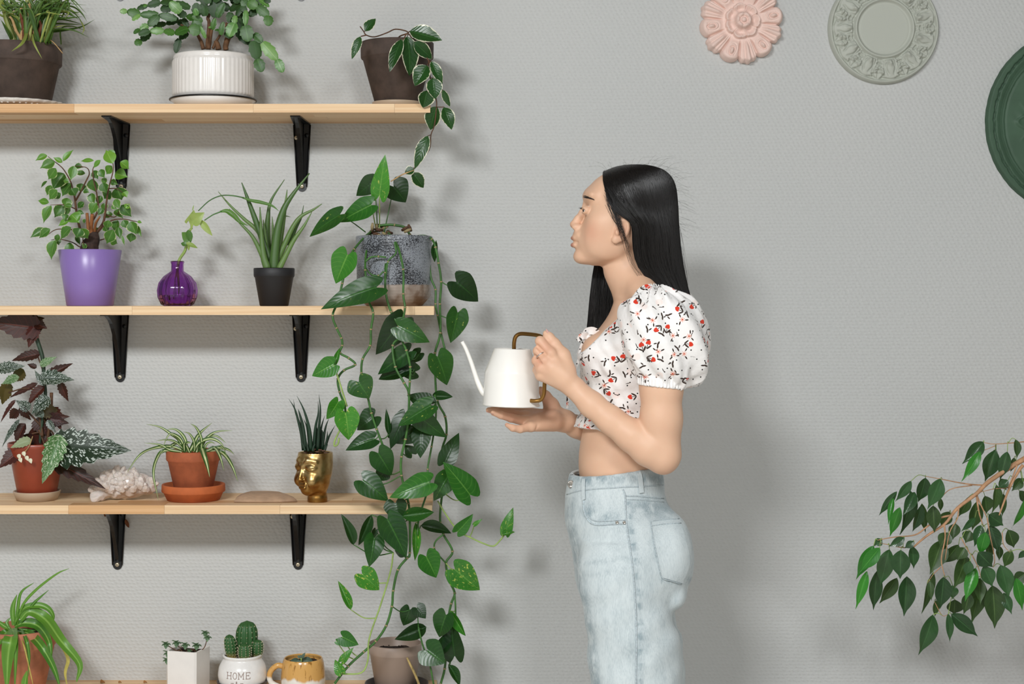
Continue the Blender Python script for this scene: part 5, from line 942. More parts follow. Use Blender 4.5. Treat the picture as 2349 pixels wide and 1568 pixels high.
wl = [((975, 95), (840, 242), 82, 0), ((955, 160), (838, 358), 62, 1), ((1055, 150), (985, 365), 97, 0), ((1135, 160), (1085, 355), 72, 0), ((1190, 80), (1203, 208), 54, 2), ((400, 425), (273, 592), 46, 0), ((375, 470), (338, 645), 36, 1), ((495, 355), (388, 496), 60, 0), ((420, 530), (350, 732), 62, 1), ((520, 430), (440, 590), 70, 0), ((490, 420), (445, 725), 98, 0), ((590, 335), (545, 505), 92, 0), ((690, 340), (610, 548), 97, 0), ((560, 520), (512, 705), 74, 0), ((565, 505), (590, 706), 52, 2), ((690, 470), (690, 565), 32, 2), ((640, 520), (650, 705), 84, 2), ((750, 560), (690, 665), 74, 2), ((245, 785), (125, 1015), 74, 1), ((285, 800), (150, 965), 80, 1), ((300, 745), (245, 790), 50, 0), ((450, 735), (345, 795), 54, 0), ((515, 760), (448, 805), 44, 0), ((500, 790), (515, 945), 72, 0), ((350, 810), (285, 1065), 97, 0), ((425, 815), (420, 1015), 112, 0), ((200, 955), (125, 1215), 58, 1), ((265, 955), (243, 1225), 78, 0), ((400, 1000), (283, 1175), 78, 2), ((465, 990), (450, 1262), 106, 0), ((880, 460), (813, 606), 62, 2), ((930, 495), (905, 695), 84, 2), ((985, 455), (1000, 580), 84, 2), ((1060, 380), (1050, 578), 72, 2), ((1140, 350), (1075, 405), 52, 0), ((1230, 340), (1165, 425), 62, 2), ((1110, 440), (1100, 600), 42, 2), ((1250, 480), (1180, 685), 54, 1), ((1215, 420), (1250, 505), 60, 2), ((920, 600), (828, 695), 40, 0), ((1010, 580), (1112, 655), 92, 0), ((790, 640), (770, 748), 68, 2), ((890, 690), (855, 770), 74, 2), ((960, 650), (915, 795), 68, 0), ((1020, 650), (1080, 840), 88, 0), ((990, 695), (950, 855), 72, 1), ((1140, 680), (1185, 808), 84, 2), ((740, 700), (685, 800), 84, 2), ((700, 750), (622, 980), 116, 2), ((810, 780), (700, 915), 84, 2), ((850, 800), (800, 885), 74, 2), ((860, 850), (788, 1078), 116, 2), ((940, 830), (1042, 936), 102, 0), ((885, 890), (860, 990), 60, 0), ((925, 935), (850, 1160), 74, 1), ((975, 925), (1040, 1065), 92, 0), ((1090, 915), (1152, 1140), 104, 0), ((1165, 820), (1110, 935), 64, 2), ((1255, 970), (1165, 1040), 74, 2), ((1190, 1000), (1245, 1226), 74, 1), ((1035, 1050), (1060, 1345), 126, 2), ((955, 1000), (905, 1318), 102, 2), ((640, 960), (577, 1248), 62, 2), ((710, 995), (692, 1216), 106, 0), ((770, 1050), (772, 1146), 64, 0), ((880, 1100), (848, 1246), 72, 2), ((1110, 1100), (1165, 1246), 62, 0), ((785, 1145), (780, 1250), 97, 2), ((740, 1240), (760, 1436), 52, 0), ((760, 1240), (945, 1393), 92, 0), ((640, 1245), (557, 1524), 108, 0), ((620, 1020), (630, 1156), 42, 2), ((660, 1150), (655, 1265), 44, 2), ((1085, 790), (1080, 888), 42, 2), ((1250, 820), (1208, 876), 40, 0), ((1000, 760), (1020, 900), 60, 2), ((940, 1000), (960, 1180), 70, 2), ((1180, 200), (1160, 300), 40, 2), ((1090, 340), (1130, 420), 60, 2), ((1060, 150), (1040, 180), 30, 2), ((1240, 360), (1255, 340), 40, 2)]
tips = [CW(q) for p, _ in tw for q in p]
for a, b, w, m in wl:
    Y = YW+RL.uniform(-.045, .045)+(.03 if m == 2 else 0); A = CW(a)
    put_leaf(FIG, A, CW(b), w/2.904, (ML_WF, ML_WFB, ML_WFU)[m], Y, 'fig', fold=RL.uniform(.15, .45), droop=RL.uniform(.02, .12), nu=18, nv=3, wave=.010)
    q = min(tips, key=lambda t: (t[0]-A[0])**2+(t[1]-A[1])**2)
    if 2 < math.hypot(q[0]-A[0], q[1]-A[1]) < 40: mk('petiole', tube(cat([W(*A, Y), np.array(W((A[0]+q[0])/2, min(A[1], q[1])-3, (Y+YW)/2)), W(q[0], q[1], YW)], 3), .0008, 5), ML_STEML, FIG)
# ------------------------------------------------------------------ person
YC_ = 3.20; KP = lambda v, Y=YC_: v*Y/F
PER = thing('person', (W(1440, 0, YC_)[0], YC_, 0), 'person in a floral crop top and light jeans holding a watering can', 'person')
def w_(px, py, Y=YC_): return np.array(W(px, py, Y))
BODY_T = [(690, 1418, 1530, 70), (705, 1408, 1545, 98), (722, 1398, 1562, 120), (750, 1378, 1572, 130), (775, 1356, 1574, 132), (800, 1344, 1572, 130), (830, 1340, 1568, 127), (870, 1344, 1560, 122), (910, 1348, 1548, 115), (960, 1343, 1528, 108), (1000, 1335, 1512, 104), (1040, 1329, 1505, 106), (1085, 1329, 1505, 106), (1130, 1338, 1500, 100), (1200, 1350, 1495, 95)]
NEAR_Y, FAR_Y = 3.035, 3.365
def build_body():
    lo = w_(1100, 1205, YC_); hi = w_(1600, 370, YC_)
    f = Field((lo[0], 2.955, lo[2]), (hi[0], 3.43, hi[2]), .002)
    # skull and face
    f.loft([(384, 1430, 1480, 20), (388, 1410, 1500, 40), (396, 1391, 1520, 56), (410, 1368, 1535, 68), (428, 1352, 1543, 75), (446, 1344, 1546, 78), (462, 1343, 1547, 79), (478, 1345, 1546, 78), (494, 1343, 1542, 76), (510, 1336, 1535, 74), (526, 1326, 1525, 71), (540, 1319, 1512, 67), (556, 1318, 1498, 62), (572, 1320, 1480, 55), (586, 1320, 1462, 45), (598, 1327, 1440, 34), (605, 1340, 1420, 22), (609, 1362, 1400, 8)], YC_, .004)
    for s in (-1, 1):
        f.ell(w_(1388, 510, YC_+s*KP(46)), (KP(36), KP(28), KP(32)), .030)                    # cheekbone
        f.ell(w_(1396, 556, YC_+s*KP(42)), (KP(42), KP(20), KP(34)), .028)                    # jaw
        f.ell(w_(1330, 480, YC_+s*KP(34)), (KP(9), KP(15), KP(7)), .010, 's')                # eye socket
    f.ell(w_(1354, 449, YC_), (KP(13), KP(55), KP(12)), .018)                                   # brow ridge
    f.ell(w_(1334, 590), (KP(17), KP(22), KP(14)), .010)                                       # chin
    # nose
    f.chain([w_(1343, 470), w_(1336, 487), w_(1326, 502), w_(1316.5, 514.5)], [KP(6), KP(6), KP(7.2), KP(9.2)], .008)
    for s in (-1, 1):
        f.ell(w_(1323.5, 520.5, YC_+s*KP(10.5)), (KP(11.5), KP(7), KP(7.5)), .006)
        f.ell(w_(1319, 528, YC_+s*KP(6.5)), (KP(5.5), KP(3), KP(2.6)), .003, 's')
    # lips
    f.ell(w_(1325, 539), (KP(10), KP(24), KP(11)), .008)
    f.ell(w_(1319, 546), (KP(10), KP(17), KP(5.6)), .005); f.ell(w_(1318.5, 562), (KP(10), KP(15), KP(6.2)), .005)
    f.cone(w_(1311, 553.5, YC_), w_(1327, 555, YC_-KP(22)), KP(1.8), KP(1.2), .002, 's'); f.cone(w_(1311, 553.5, YC_), w_(1327, 555, YC_+KP(22)), KP(1.8), KP(1.2), .002, 's')
    f.cone(w_(1315, 573, YC_-KP(12)), w_(1315, 573, YC_+KP(12)), KP(2), KP(2), .006, 's')
    for s in (-1, 1):   # lids
        f.ell(w_(1345, 482, YC_+s*KP(33)), (KP(12.5), KP(13), KP(10.5)), .003)
        f.ell(w_(1336, 483, YC_+s*KP(36)), (KP(7), KP(12), KP(2.7)), .0015, 's')
    # ears
    for s in (-1, 1):
        ye = YC_+s*KP(78); r_ = .33
        f.ell(w_(1427, 527, ye), (KP(17), KP(6.5), KP(28)), .004, rot=-r_)
        f.ell(w_(1428, 524, ye+s*KP(5)), (KP(9.5), KP(5), KP(18)), .003, 's', rot=-r_)
        f.ell(w_(1412, 550, ye-s*KP(1)), (KP(9), KP(6), KP(9)), .004)
        f.ell(w_(1416, 533, ye+s*KP(6)), (KP(5), KP(4), KP(7)), .003)
    # neck and torso
    f.loft([(545, 1398, 1490, 44), (580, 1390, 1492, 46), (610, 1384, 1494, 47), (631, 1386, 1498, 48), (651, 1394, 1506, 50), (672, 1403, 1518, 55), (692, 1409, 1532, 66), (712, 1408, 1545, 86), (730, 1405, 1550, 100)], YC_, .010)
    f.loft(BODY_T, YC_, .016, n=2.25)
    for s in (-1, 1):
        f.ell(w_(1372, 806, YC_+s*KP(52)), (KP(38), KP(44), KP(38)), .02)                       # bust
        f.cone(w_(1462, 650, YC_+s*KP(30)), w_(1500, 712, YC_+s*KP(138)), KP(38), KP(30), .02)  # trapezius
        f.cone(w_(1420, 712, YC_+s*KP(15)), w_(1478, 700, YC_+s*KP(120)), KP(7), KP(8), .012)   # collarbone
    # near arm
    Yn = NEAR_Y; kn = lambda v: KP(v, Yn)
    f.chain([w_(1508, 728, Yn+.03), w_(1516, 800, Yn), w_(1517, 885, Yn-.005), w_(1517, 960, Yn-.005), w_(1521, 1040, Yn)], [kn(50), kn(48), kn(47.5), kn(46), kn(40)], .014)
    f.ell(w_(1523, 1058, Yn+.003), (kn(24), kn(22), kn(27)), .012)
    f.chain([w_(1518, 1043, Yn), w_(1488, 1026, Yn), w_(1450, 999, Yn+.004), w_(1401, 963, Yn+.012), w_(1357, 927, Yn+.024), w_(1320, 892, Yn+.034)], [kn(42), kn(42), kn(37), kn(31.5), kn(29), kn(25)], .010)
    # near hand closed round the handle
    yh = 3.070
    wr = w_(1318, 889, yh)
    mc = [w_(1263, 810, yh-.002), w_(1249, 827, yh-.003), w_(1241, 845, yh), w_(1240, 861, yh+.006)]
    pi = [w_(1239, 782, yh+.008), w_(1234, 805, yh+.006), w_(1231, 827, yh+.010), w_(1232, 848, yh+.016)]
    di = [w_(1238, 781, yh+.044), w_(1236, 806, yh+.044), w_(1236, 829, yh+.044), w_(1238, 850, yh+.044)]
    tp = [w_(1254, 789, yh+.052), w_(1253, 811, yh+.052), w_(1253, 833, yh+.051), w_(1252, 853, yh+.049)]
    for i in range(4):
        f.cone(wr, mc[i], KP(20), KP((12.5, 12.5, 12, 11)[i]), .007)
        f.chain([mc[i], pi[i], di[i], tp[i]], [KP(12.5), KP(10.8), KP(9.4), KP(8)] if i < 3 else [KP(11), KP(9.5), KP(8.2), KP(7)], .0035, .006)
    for i in range(3):
        a, b = (mc[i]+mc[i+1])/2, (pi[i]+pi[i+1])/2; v = b-a
        f.cone(a+v*.25+np.array((0, -.012, 0)), b+np.array((-.004, -.006, 0)), KP(3.2), KP(4.2), .003, 's')
    f.cone(w_(1296, 866, yh-.004), w_(1270, 845, yh-.004), KP(21), KP(18), .012)
    for i in range(4): f.ell(mc[i]+np.array((.001, -.0065, .001)), (KP(8), KP(6), KP(7.5)), .005)
    f.chain([w_(1302, 850, yh+.004), w_(1291, 815, yh+.008), w_(1272, 788, yh+.012), w_(1260, 772, yh+.016), w_(1252, 764, yh+.018)], [KP(19), KP(16), KP(11.5), KP(9), KP(6.5)], .007)
    # far arm and hand under the can
    Yf = FAR_Y; kf = lambda v: KP(v, Yf)
    f.chain([w_(1505, 728, Yf-.03), w_(1512, 820, Yf), w_(1508, 930, Yf+.005), w_(1490, 1035, Yf)], [kf(48), kf(44), kf(40), kf(36)], .014)
    f.chain([w_(1488, 1035, Yf), w_(1430, 1022, Yf-.015), w_(1370, 1000, Yf-.045), w_(1322, 978, Yf-.085), w_(1298, 966, 3.262)], [kf(36), kf(33), kf(28), kf(24), kf(22)], .010)
    wf = w_(1296, 965, 3.262)
    M = [w_(1208, 946, 3.245), w_(1203, 955, 3.225), w_(1206, 966, 3.205), w_(1217, 978, 3.190)]
    for i in range(4): f.cone(wf, M[i], KP(21), KP((13, 13.5, 13, 12)[i]), .010)
    f.cone(w_(1268, 962, 3.235), w_(1232, 966, 3.215), KP(22), KP(17), .012)
    fg = [[(1168, 941, 3.245), (1146, 940, 3.24), (1128, 939, 3.238)], [(1166, 946, 3.205), (1140, 942, 3.195), (1121, 940, 3.19)], [(1172, 958, 3.178), (1149, 951, 3.166), (1132, 946.5, 3.160)], [(1193, 984, 3.168), (1176, 981, 3.158), (1164, 974, 3.152)]]
    for i in range(4):
        pts = [M[i]]+[w_(*q) for q in fg[i]]; R = [KP(12), KP(10), KP(9), KP(6.5)] if i < 3 else [KP(10.5), KP(8.6), KP(7.8), KP(5.8)]
        f.chain(pts, R, .003, .006)
    for i in range(3):
        a = (M[i]+M[i+1])/2; b = (w_(*fg[i][0])+w_(*fg[i+1][0]))/2; v = b-a
        f.cone(a+v*.35+np.array((0, -.010, .002)), b+v*.6+np.array((0, -.008, .002)), KP(2.0), KP(3.0), .002, 's')
    f.chain([w_(1278, 950, 3.228), w_(1255, 968, 3.196), w_(1243, 986, 3.19)], [KP(1.2), KP(1.6), KP(1.0)], .004) if False else None
    for q in ([(1262, 930, 3.215), (1240, 955, 3.19), (1231, 985, 3.185)], [(1226, 948, 3.2), (1236, 965, 3.183), (1238, 990, 3.18)]):
        for i in range(2): f.cone(w_(*q[i]), w_(*q[i+1]), KP(1.8), KP(1.8), .004, 's')
    f.chain([w_(1278, 955, 3.262), w_(1264, 928, 3.262), w_(1252, 908, 3.256), w_(1240, 893, 3.250)], [KP(21), KP(16.5), KP(11), KP(7.5)], .009)
    return f.mesh()
BV, BQ = build_body()
# hidden legs and feet, continuing the body down to the floor inside the jeans
def leg(Y):
    pts = [w_(1430, 1180, Y), w_(1440, 1400, Y), w_(1455, 1700, Y), w_(1478, 2040, Y)]
    pts.append(np.array((pts[-1][0], Y, .06)))
    a = tube(cat(pts, 4), [.055, .055, .045, .035, .04], 14)
    b = tube([(pts[-1][0]+.05, Y, .045), (pts[-1][0], Y, .05), (pts[-1][0]-.1, Y, .035), (pts[-1][0]-.17, Y, .025)], [.025, .045, .035, .02], 12)
    return join(a, b)
def m_skin():
    t = NT('skin'); at = t.n('ShaderNodeAttribute', attribute_name='tint'); ti = t.sep(at.outputs['Vector']); p = t.coord()
    c = t.mix(t.noise(p, 30, 3), '#dcb093', '#e4bd9f'); c = t.mix(ti[0], c, '#b57a68'); c = t.mix(t.math('MULTIPLY', ti[1], .38), c, '#d08a70'); c = t.mix(ti[2], c, '#f0c6b8')
    t.set(c, .48, spec=.35, Subsurface_Weight=.12, Subsurface_Radius=(.012, .005, .003)); t.b.inputs['Subsurface Scale'].default_value = .6
    t.bump(t.noise(p, 900, 2), .06, .0005); return t.m
M_SKIN = m_skin()
L1, L2 = leg(3.14), leg(3.26); n0 = len(BV)
allV = np.vstack([BV, L1[0], L2[0]]); allF = BQ.tolist()+[[i+n0 for i in q] for q in L1[1]]+[[i+n0+len(L1[0]) for i in q] for q in L2[1]]
body = mk('body', (allV, allF), M_SKIN, PER)
def gau(c, r):
    c = np.array(c); r = np.array(r); return np.exp(-(((allV-c)/r)**2).sum(1))
tint = np.zeros((len(allV), 3), np.float32)
lipm = np.maximum(gau(w_(1308, 547), (KP(8), KP(20), KP(5))), gau(w_(1308, 562), (KP(9), KP(18), KP(6)))); tint[:, 0] = np.clip(lipm*2.4-.35, 0, .9)
for q, r in [((1355, 530, YC_-KP(60)), 26), ((1525, 1075, NEAR_Y), 22), ((1232, 828, 3.06), 26), ((1250, 795, 3.06), 20), ((1255, 925, 3.22), 46), ((1428, 530, YC_-KP(82)), 20), ((1160, 960, 3.18), 40), ((1310, 520, YC_), 12)]:
    tint[:, 1] = np.maximum(tint[:, 1], gau(w_(*q), (KP(r),)*3))
at = body.data.attributes.new('tint', 'FLOAT_VECTOR', 'POINT'); at.data.foreach_set('vector', tint.ravel())
BVH = BVHTree.FromPolygons(BV.tolist(), BQ.tolist())
EYE = Vector((0, 0, ZC))
def hit(bvh, px, py, off=.0006):
    d = (W(px, py, 1.0)-EYE).normalized(); h = bvh.ray_cast(EYE, d)
    if h[0] is None: return None
    return np.array(h[0]-d*off)
# eyes, brow, lashes, nails, ring
t = NT('eye'); p_ = t.coord(); sp_ = t.sep(p_); M_EYEW = plain('eye_white', '#e6e0da', .15); M_IRIS = plain('dark_iris', '#23150f', .08)
for s in (-1, 1):
    c = w_(1347.5, 482.6, YC_+s*KP(33)); R = KP(11.0)
    e = mk('eyeball', lathe(c, [(R*math.cos(a), R*math.sin(a)) for a in np.linspace(-1.57, 1.57, 15)], 24), M_EYEW, PER)
    V = [c+np.array((-R*1.012*math.cos(a), R*1.012*math.sin(a)*math.cos(b)+s*.0015, R*1.012*math.sin(a)*math.sin(b))) for a in (0.01, .2, .4, .62) for b in np.linspace(0, 6.2832, 20, endpoint=False)]
    mk('iris', (V, [[j*20+k, j*20+(k+1) % 20, (j+1)*20+(k+1) % 20, (j+1)*20+k] for j in range(3) for k in range(20)]+[list(range(20))]), M_IRIS, e)
M_HAIR = NT('black_hair'); tcol = M_HAIR.noise(M_HAIR.mapv(M_HAIR.coord(), (300, 300, 8)), 1, 2); M_HAIR.set(M_HAIR.mix(tcol, '#060505', '#17120f'), .33, spec=.55); M_HAIR = M_HAIR.m
lash = []
for i in range(13):
    t_ = i/12; a = w_(1333+11*t_, 478.5+3.5*t_-3*math.sin(3.1*t_), YC_-KP(33+10*t_)); lash.append(tube(cat([a, a+np.array((-.0035*(1-.3*t_), -.002, .0002)), a+np.array((-.0065*(1-.4*t_), -.0035, .0016))], 3), [.00035, .0001], 4))
lash.append(tube(cat([w_(1332.5, 479.5, YC_-KP(31)), w_(1338, 477, YC_-KP(40)), w_(1346, 482.5, YC_-KP(45))], 4), [.0005, .0008, .0004], 5))
mk('eyelashes', join(*lash), M_HAIR, PER)
rs = random.Random(5); brow = []
for i in range(170):
    t_ = rs.random(); x = 1336+23*t_; y = 450.5+6*t_**1.3+rs.uniform(-3.2, 3.2)*(1-.75*t_); h = hit(BVH, x, y, .0002)
    if h is None: continue
    g = hit(BVH, x+5, y-.5+2.5*t_, .0012)
    if g is None or np.linalg.norm(g-h) > .02: continue
    brow.append(tube([h, (h+g)/2, g], [.0003, .00028, .0001], 4))
if brow: mk('eyebrow', join(*brow), plain('brow_hair', '#2a1c16', .6), PER)
M_NAIL = plain('nail', '#e8b9b0', .2)
def nail(c, d, n, L, wd):
    mk('fingernail', leaf(np.array(c)-nrm(d)*L*.5, np.array(c)+nrm(d)*L*.5, wd, 'hoya', n, -.25, .02, 6, 3), M_NAIL, PER)
nail(w_(1253, 763.5, 3.086)+np.array((.003, -.004, .0045)), (-.6, 0, .8), (.6, -.5, .6), .012, .009)
for q in ((1127.5, 945.5, 3.153), (1160, 970.5, 3.148), (1117.5, 942, 3.184)): nail(w_(*q)+np.array((.001, 0, -.0035)), (-1, -.1, .3), (-.25, -.2, -.9), .009, .007)
def torus(c, ax, R, r, sg=28):
    ax = nrm(ax); s = nrm(np.cross(ax, (.1, .2, 1))); u = np.cross(ax, s); P = [np.array(c)+R*(s*math.cos(a)+u*math.sin(a)) for a in np.linspace(0, 6.2832, sg+1)]
    return tube(P, r, 8, cap=False)
rd = w_(1241, 815, 3.072)
mk('ring', torus(rd, (w_(1234, 805, 3.076)-w_(1249, 827, 3.067)), KP(11.9), .0012), plain('silver', '#d5d2cf', .15, 1.0), PER)
# ------------------------------------------------------------------ blouse
def build_blouse():
    lo = w_(1290, 1000, YC_); hi = w_(1660, 650, YC_)
    f = Field((lo[0], 2.93, lo[2]), (hi[0], 3.47, hi[2]), .0022)
    BT = [(655, 1450, 1540, 60), (690, 1414, 1545, 86), (705, 1400, 1556, 108), (722, 1388, 1572, 128), (750, 1366, 1580, 138), (775, 1344, 1580, 140), (800, 1333, 1578, 139), (830, 1330, 1574, 136), (870, 1336, 1567, 130), (910, 1340, 1558, 124), (940, 1334, 1548, 122), (960, 1326, 1545, 122), (979, 1317, 1545, 124)]
    f.loft(BT, YC_, .004, n=2.25, extra=lambda x, y, z: .0022*np.sin(x*150+z*90+np.sin(y*70)*1.5)*np.sin(z*55+x*30)+.0016*np.sin(x*60-z*140))
    for s in (-1, 1): f.ell(w_(1366, 806, YC_+s*KP(52)), (KP(41), KP(48), KP(42)), .02)
    # neckline cut
    a, b = w_(1368, 768), w_(1476, 664); nx, nz = -(b[2]-a[2]), (b[0]-a[0]); L = math.hypot(nx, nz); nx, nz = nx/L, nz/L
    f.add(lambda x, y, z: -((x-a[0])*nx+(z-a[2])*nz)+0*y, (lo[0], 2.93, lo[2]), (hi[0], 3.47, hi[2]), .002, 's')
    # puff sleeves
    for s, Y in ((-1, NEAR_Y-.006), (1, FAR_Y+.006)):
        def puff(x, y, z, s=s, Y=Y):
            c = w_(1523, 775, Y); rx, ry, rz = KP(101, Y), .072, KP(113, Y); sh = .12
            X = x-c[0]-sh*(c[2]-z); Z = z-c[2]; Yy = y-Y
            q = ((np.abs(X)/rx)**2.3+(np.abs(Yy)/ry)**2.2+(np.abs(Z)/rz)**2.4)**(1/2.3)
            th = np.arctan2(Yy, X); v = np.clip((-Z/rz), -1, 1)
            fold = .0045*np.sin(9*th+5*Z/rz+1.2*np.sin(3*th))*(.35+.65*np.abs(v)**1.5)+.003*np.sin(x*75+z*40+y*30)+.0025*np.sin(16*th+2)*np.clip(v, 0, 1)**2+.002*np.sin(17*th+4)*np.clip(-v, 0, 1)**3
            return (q-1)*.07+fold
        c = w_(1523, 775, Y); f.add(puff, c-np.array((KP(125), .08, KP(125))), c+np.array((KP(125), .08, KP(125))), .012)
        # gathered cuff
        def cuff(x, y, z, Y=Y):
            c0 = w_(1516, 876, Y); X = x-c0[0]; Z = z-c0[2]+X*.10; Yy = y-Y; th = np.arctan2(Yy, X)
            r = np.sqrt(X**2+Yy**2); return np.maximum(np.abs(r-KP(50.5, Y)-.0016*np.cos(46*th))-.0035, np.abs(Z)-KP(11, Y)+.001*np.cos(46*th))
        c0 = w_(1516, 876, Y); f.add(cuff, c0-np.array((.065, .065, .02)), c0+np.array((.065, .065, .02)), .003)
        def under(x, y, z, Y=Y):
            c0 = w_(1516, 880, Y); return np.maximum(np.sqrt((x-c0[0])**2+(y-Y)**2)-KP(48.5, Y), z-c0[2]-KP(20, Y))
        f.add(under, c0-np.array((.05, .05, .06)), c0+np.array((.05, .05, .03)), .002, 's')
    return f.mesh()
def axis_uv(V, Q):
    """lay the print flat on each face by its main facing direction"""
    A, B_ = V[Q[:, 2]]-V[Q[:, 0]], V[Q[:, 3]]-V[Q[:, 1]]; N = np.abs(np.cross(A, B_)); m = np.argmax(N*np.array((.8, 1.25, .8)), 1)
    P = V[Q]; U = np.empty((len(Q), 4, 2)); U[:, :, 0] = P[:, :, 0]; U[:, :, 1] = P[:, :, 2]
    k = m == 0; U[k, :, 0] = P[k][:, :, 1]+.37; k = m == 2; U[k, :, 1] = P[k][:, :, 1]+.61
    return U
def m_floral():
    t = NT('floral_cotton'); uv = t.mapv(t.coord('UV'), (.93, .93, 1)); col = lin('#f2efec')
    def layer(scale, seed, fn, c0, keep=.8):
        nonlocal col
        vo = t.n('ShaderNodeTexVoronoi', voronoi_dimensions='2D', feature='F1'); vo.inputs['Scale'].default_value = scale; vo.inputs['Randomness'].default_value = .8
        t.put(vo.inputs['Vector'], t.mapv(uv, loc=(seed*.13, seed*.29, 0)))
        d = t.n('ShaderNodeVectorMath', operation='SUBTRACT'); t.put(d.inputs[0], t.mapv(uv, loc=(seed*.13, seed*.29, 0))); t.put(d.inputs[1], vo.outputs['Position'])
        rc = t.sep(vo.outputs['Color']); vr = t.n('ShaderNodeVectorRotate', rotation_type='Z_AXIS'); t.put(vr.inputs['Vector'], d.outputs[0]); t.put(vr.inputs['Angle'], t.math('MULTIPLY', rc[0], 6.2832))
        x, y = t.sep(vr.outputs[0])[:2]
        for f, cc in fn(x, y): col = t.mix(t.math('MULTIPLY', f, t.step(rc[1], keep, keep-.01)), col, cc)
    def ellp(x, y, cx, cy, rx, ry, a=0):
        ca, sa = math.cos(a), math.sin(a); X = t.math('SUBTRACT', x, cx); Y = t.math('SUBTRACT', y, cy)
        u = t.math('ADD', t.math('MULTIPLY', X, ca/rx), t.math('MULTIPLY', Y, sa/rx)); v = t.math('ADD', t.math('MULTIPLY', X, -sa/ry), t.math('MULTIPLY', Y, ca/ry))
        return t.step(t.math('ADD', t.math('MULTIPLY', u, u), t.math('MULTIPLY', v, v)), 1.1, .8)
    mx = lambda a, b: t.math('MAXIMUM', a, b)
    DK = '#3d2e26'
    def blush(x, y):
        r = t.math('SQRT', t.math('ADD', t.math('MULTIPLY', x, x), t.math('MULTIPLY', y, y))); return [(t.math('MULTIPLY', t.step(r, .0075, .005), .5), '#f3d9ce')]
    def dots(x, y): return [(ellp(x, y, 0, 0, .0014, .0014), '#1b1715')]
    def tulip(x, y):
        red = mx(ellp(x, y, .0015, .0035, .0026, .0044, .35), ellp(x, y, -.0015, .0030, .0026, .0042, -.45)); lf = mx(ellp(x, y, .0035, -.0045, .0016, .0058, -.6), ellp(x, y, -.0035, -.0055, .0014, .0050, .8)); stm = ellp(x, y, 0, -.003, .0006, .006)
        return [(mx(lf, stm), DK), (red, '#d83a22')]
    def daisy(x, y):
        r = t.math('SQRT', t.math('ADD', t.math('MULTIPLY', x, x), t.math('MULTIPLY', y, y))); th = t.math('ARCTAN2', y, x)
        pet = t.step(t.math('SUBTRACT', r, t.math('MULTIPLY', t.math('ADD', t.math('COSINE', t.math('MULTIPLY', th, 7)), 1.2), .0023)), .0006, -.0003)
        lf = mx(mx(ellp(x, y, .0075, .0030, .0036, .0013, .5), ellp(x, y, -.007, .0045, .0034, .0012, -.7)), ellp(x, y, -.001, -.008, .0013, .0036, .2))
        return [(lf, DK), (pet, '#eba58f'), (ellp(x, y, 0, 0, .0014, .0014), '#d0583c')]
    def sprig(x, y):
        return [(mx(mx(ellp(x, y, .0022, .0022, .0042, .0015, .7), ellp(x, y, -.0022, -.001, .0044, .0016, .35)), ellp(x, y, .0018, -.0045, .0032, .0012, -.5)), DK)]
    def curl(x, y): return [(mx(ellp(x, y, 0, 0, .0045, .0007, .3), ellp(x, y, .0035, .0018, .0015, .0012)), DK)]
    layer(22, 1.0, blush, None, .5); layer(58, 2.0, dots, None, .55); layer(42, 7.0, curl, None, .4); layer(36, 3.0, sprig, None, .7); layer(29, 4.0, daisy, None, .55); layer(29, 5.0, tulip, None, .62)
    t.set(col, .7, spec=.25, Sheen_Weight=.15)
    t.bump(t.math('ADD', t.noise(t.coord(), 60, 3), t.math('MULTIPLY', t.noise(t.coord(), 1500, 1), .06)), .38, .006); return t.m
M_FLOR = m_floral()
JV, JQ = build_blouse(); U = axis_uv(JV, JQ)
blouse = mk('blouse', (JV, JQ), M_FLOR, PER); ul = blouse.data.uv_layers.new(name='uv'); ul.data.foreach_set('uv', U.reshape(-1).astype(np.float32))
blouse['label'] = 'white cropped blouse printed with small red flowers and dark leaves'
def ribbon2(pts, w, n=(0, -1, 0)):
    V, Fc, U2 = ribbon(pts, w, n, fold=.3, tip=.7, base=.8); U2 = [(v[0]+.2*v[1], v[2]) for v in V]; return V, Fc, U2
for pts, w in [([w_(1350, 775, 3.19), w_(1345, 762, 3.18), w_(1360, 758, 3.175), w_(1372, 768, 3.18), w_(1358, 778, 3.185)], .016), ([w_(1350, 772, 3.18), w_(1336, 770, 3.17), w_(1326, 782, 3.17)], .014), ([w_(1350, 776, 3.18), w_(1336, 792, 3.175), w_(1330, 815, 3.178)], .010), ([w_(1345, 780, 3.185), w_(1318, 850, 3.19), w_(1304, 900, 3.19), w_(1301, 936, 3.19)], .006)]:
    mk('tie', ribbon2(pts, w), M_FLOR, blouse)
mk('knot', lathe(w_(1350, 778, 3.183), [(0, -.004), (.007, 0), (.008, .005), (.006, .010), (0, .012)], 14), M_FLOR, blouse)
# ------------------------------------------------------------------ jeans
def m_denim():
    t = NT('washed_denim'); p = t.coord(); wv = t.noise(t.mapv(p, (700, 700, 90)), 1, 3, .6); big = t.noise(t.mapv(p, (26, 26, 12)), 1, 5, .65, .4); z = t.sep(p)[2]
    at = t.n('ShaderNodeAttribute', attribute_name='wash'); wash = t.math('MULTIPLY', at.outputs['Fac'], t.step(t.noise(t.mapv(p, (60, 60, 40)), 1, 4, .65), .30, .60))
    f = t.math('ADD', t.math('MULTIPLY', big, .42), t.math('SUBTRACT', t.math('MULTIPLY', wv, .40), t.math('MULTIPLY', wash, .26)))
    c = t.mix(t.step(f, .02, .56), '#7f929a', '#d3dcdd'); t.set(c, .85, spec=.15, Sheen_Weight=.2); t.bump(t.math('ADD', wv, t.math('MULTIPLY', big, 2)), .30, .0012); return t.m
M_DEN = m_denim(); M_DEND = plain('denim_seam', '#b4c0c4', .85, var=.2, nscale=300); M_METAL = plain('nickel', '#b5b0a8', .25, .9)
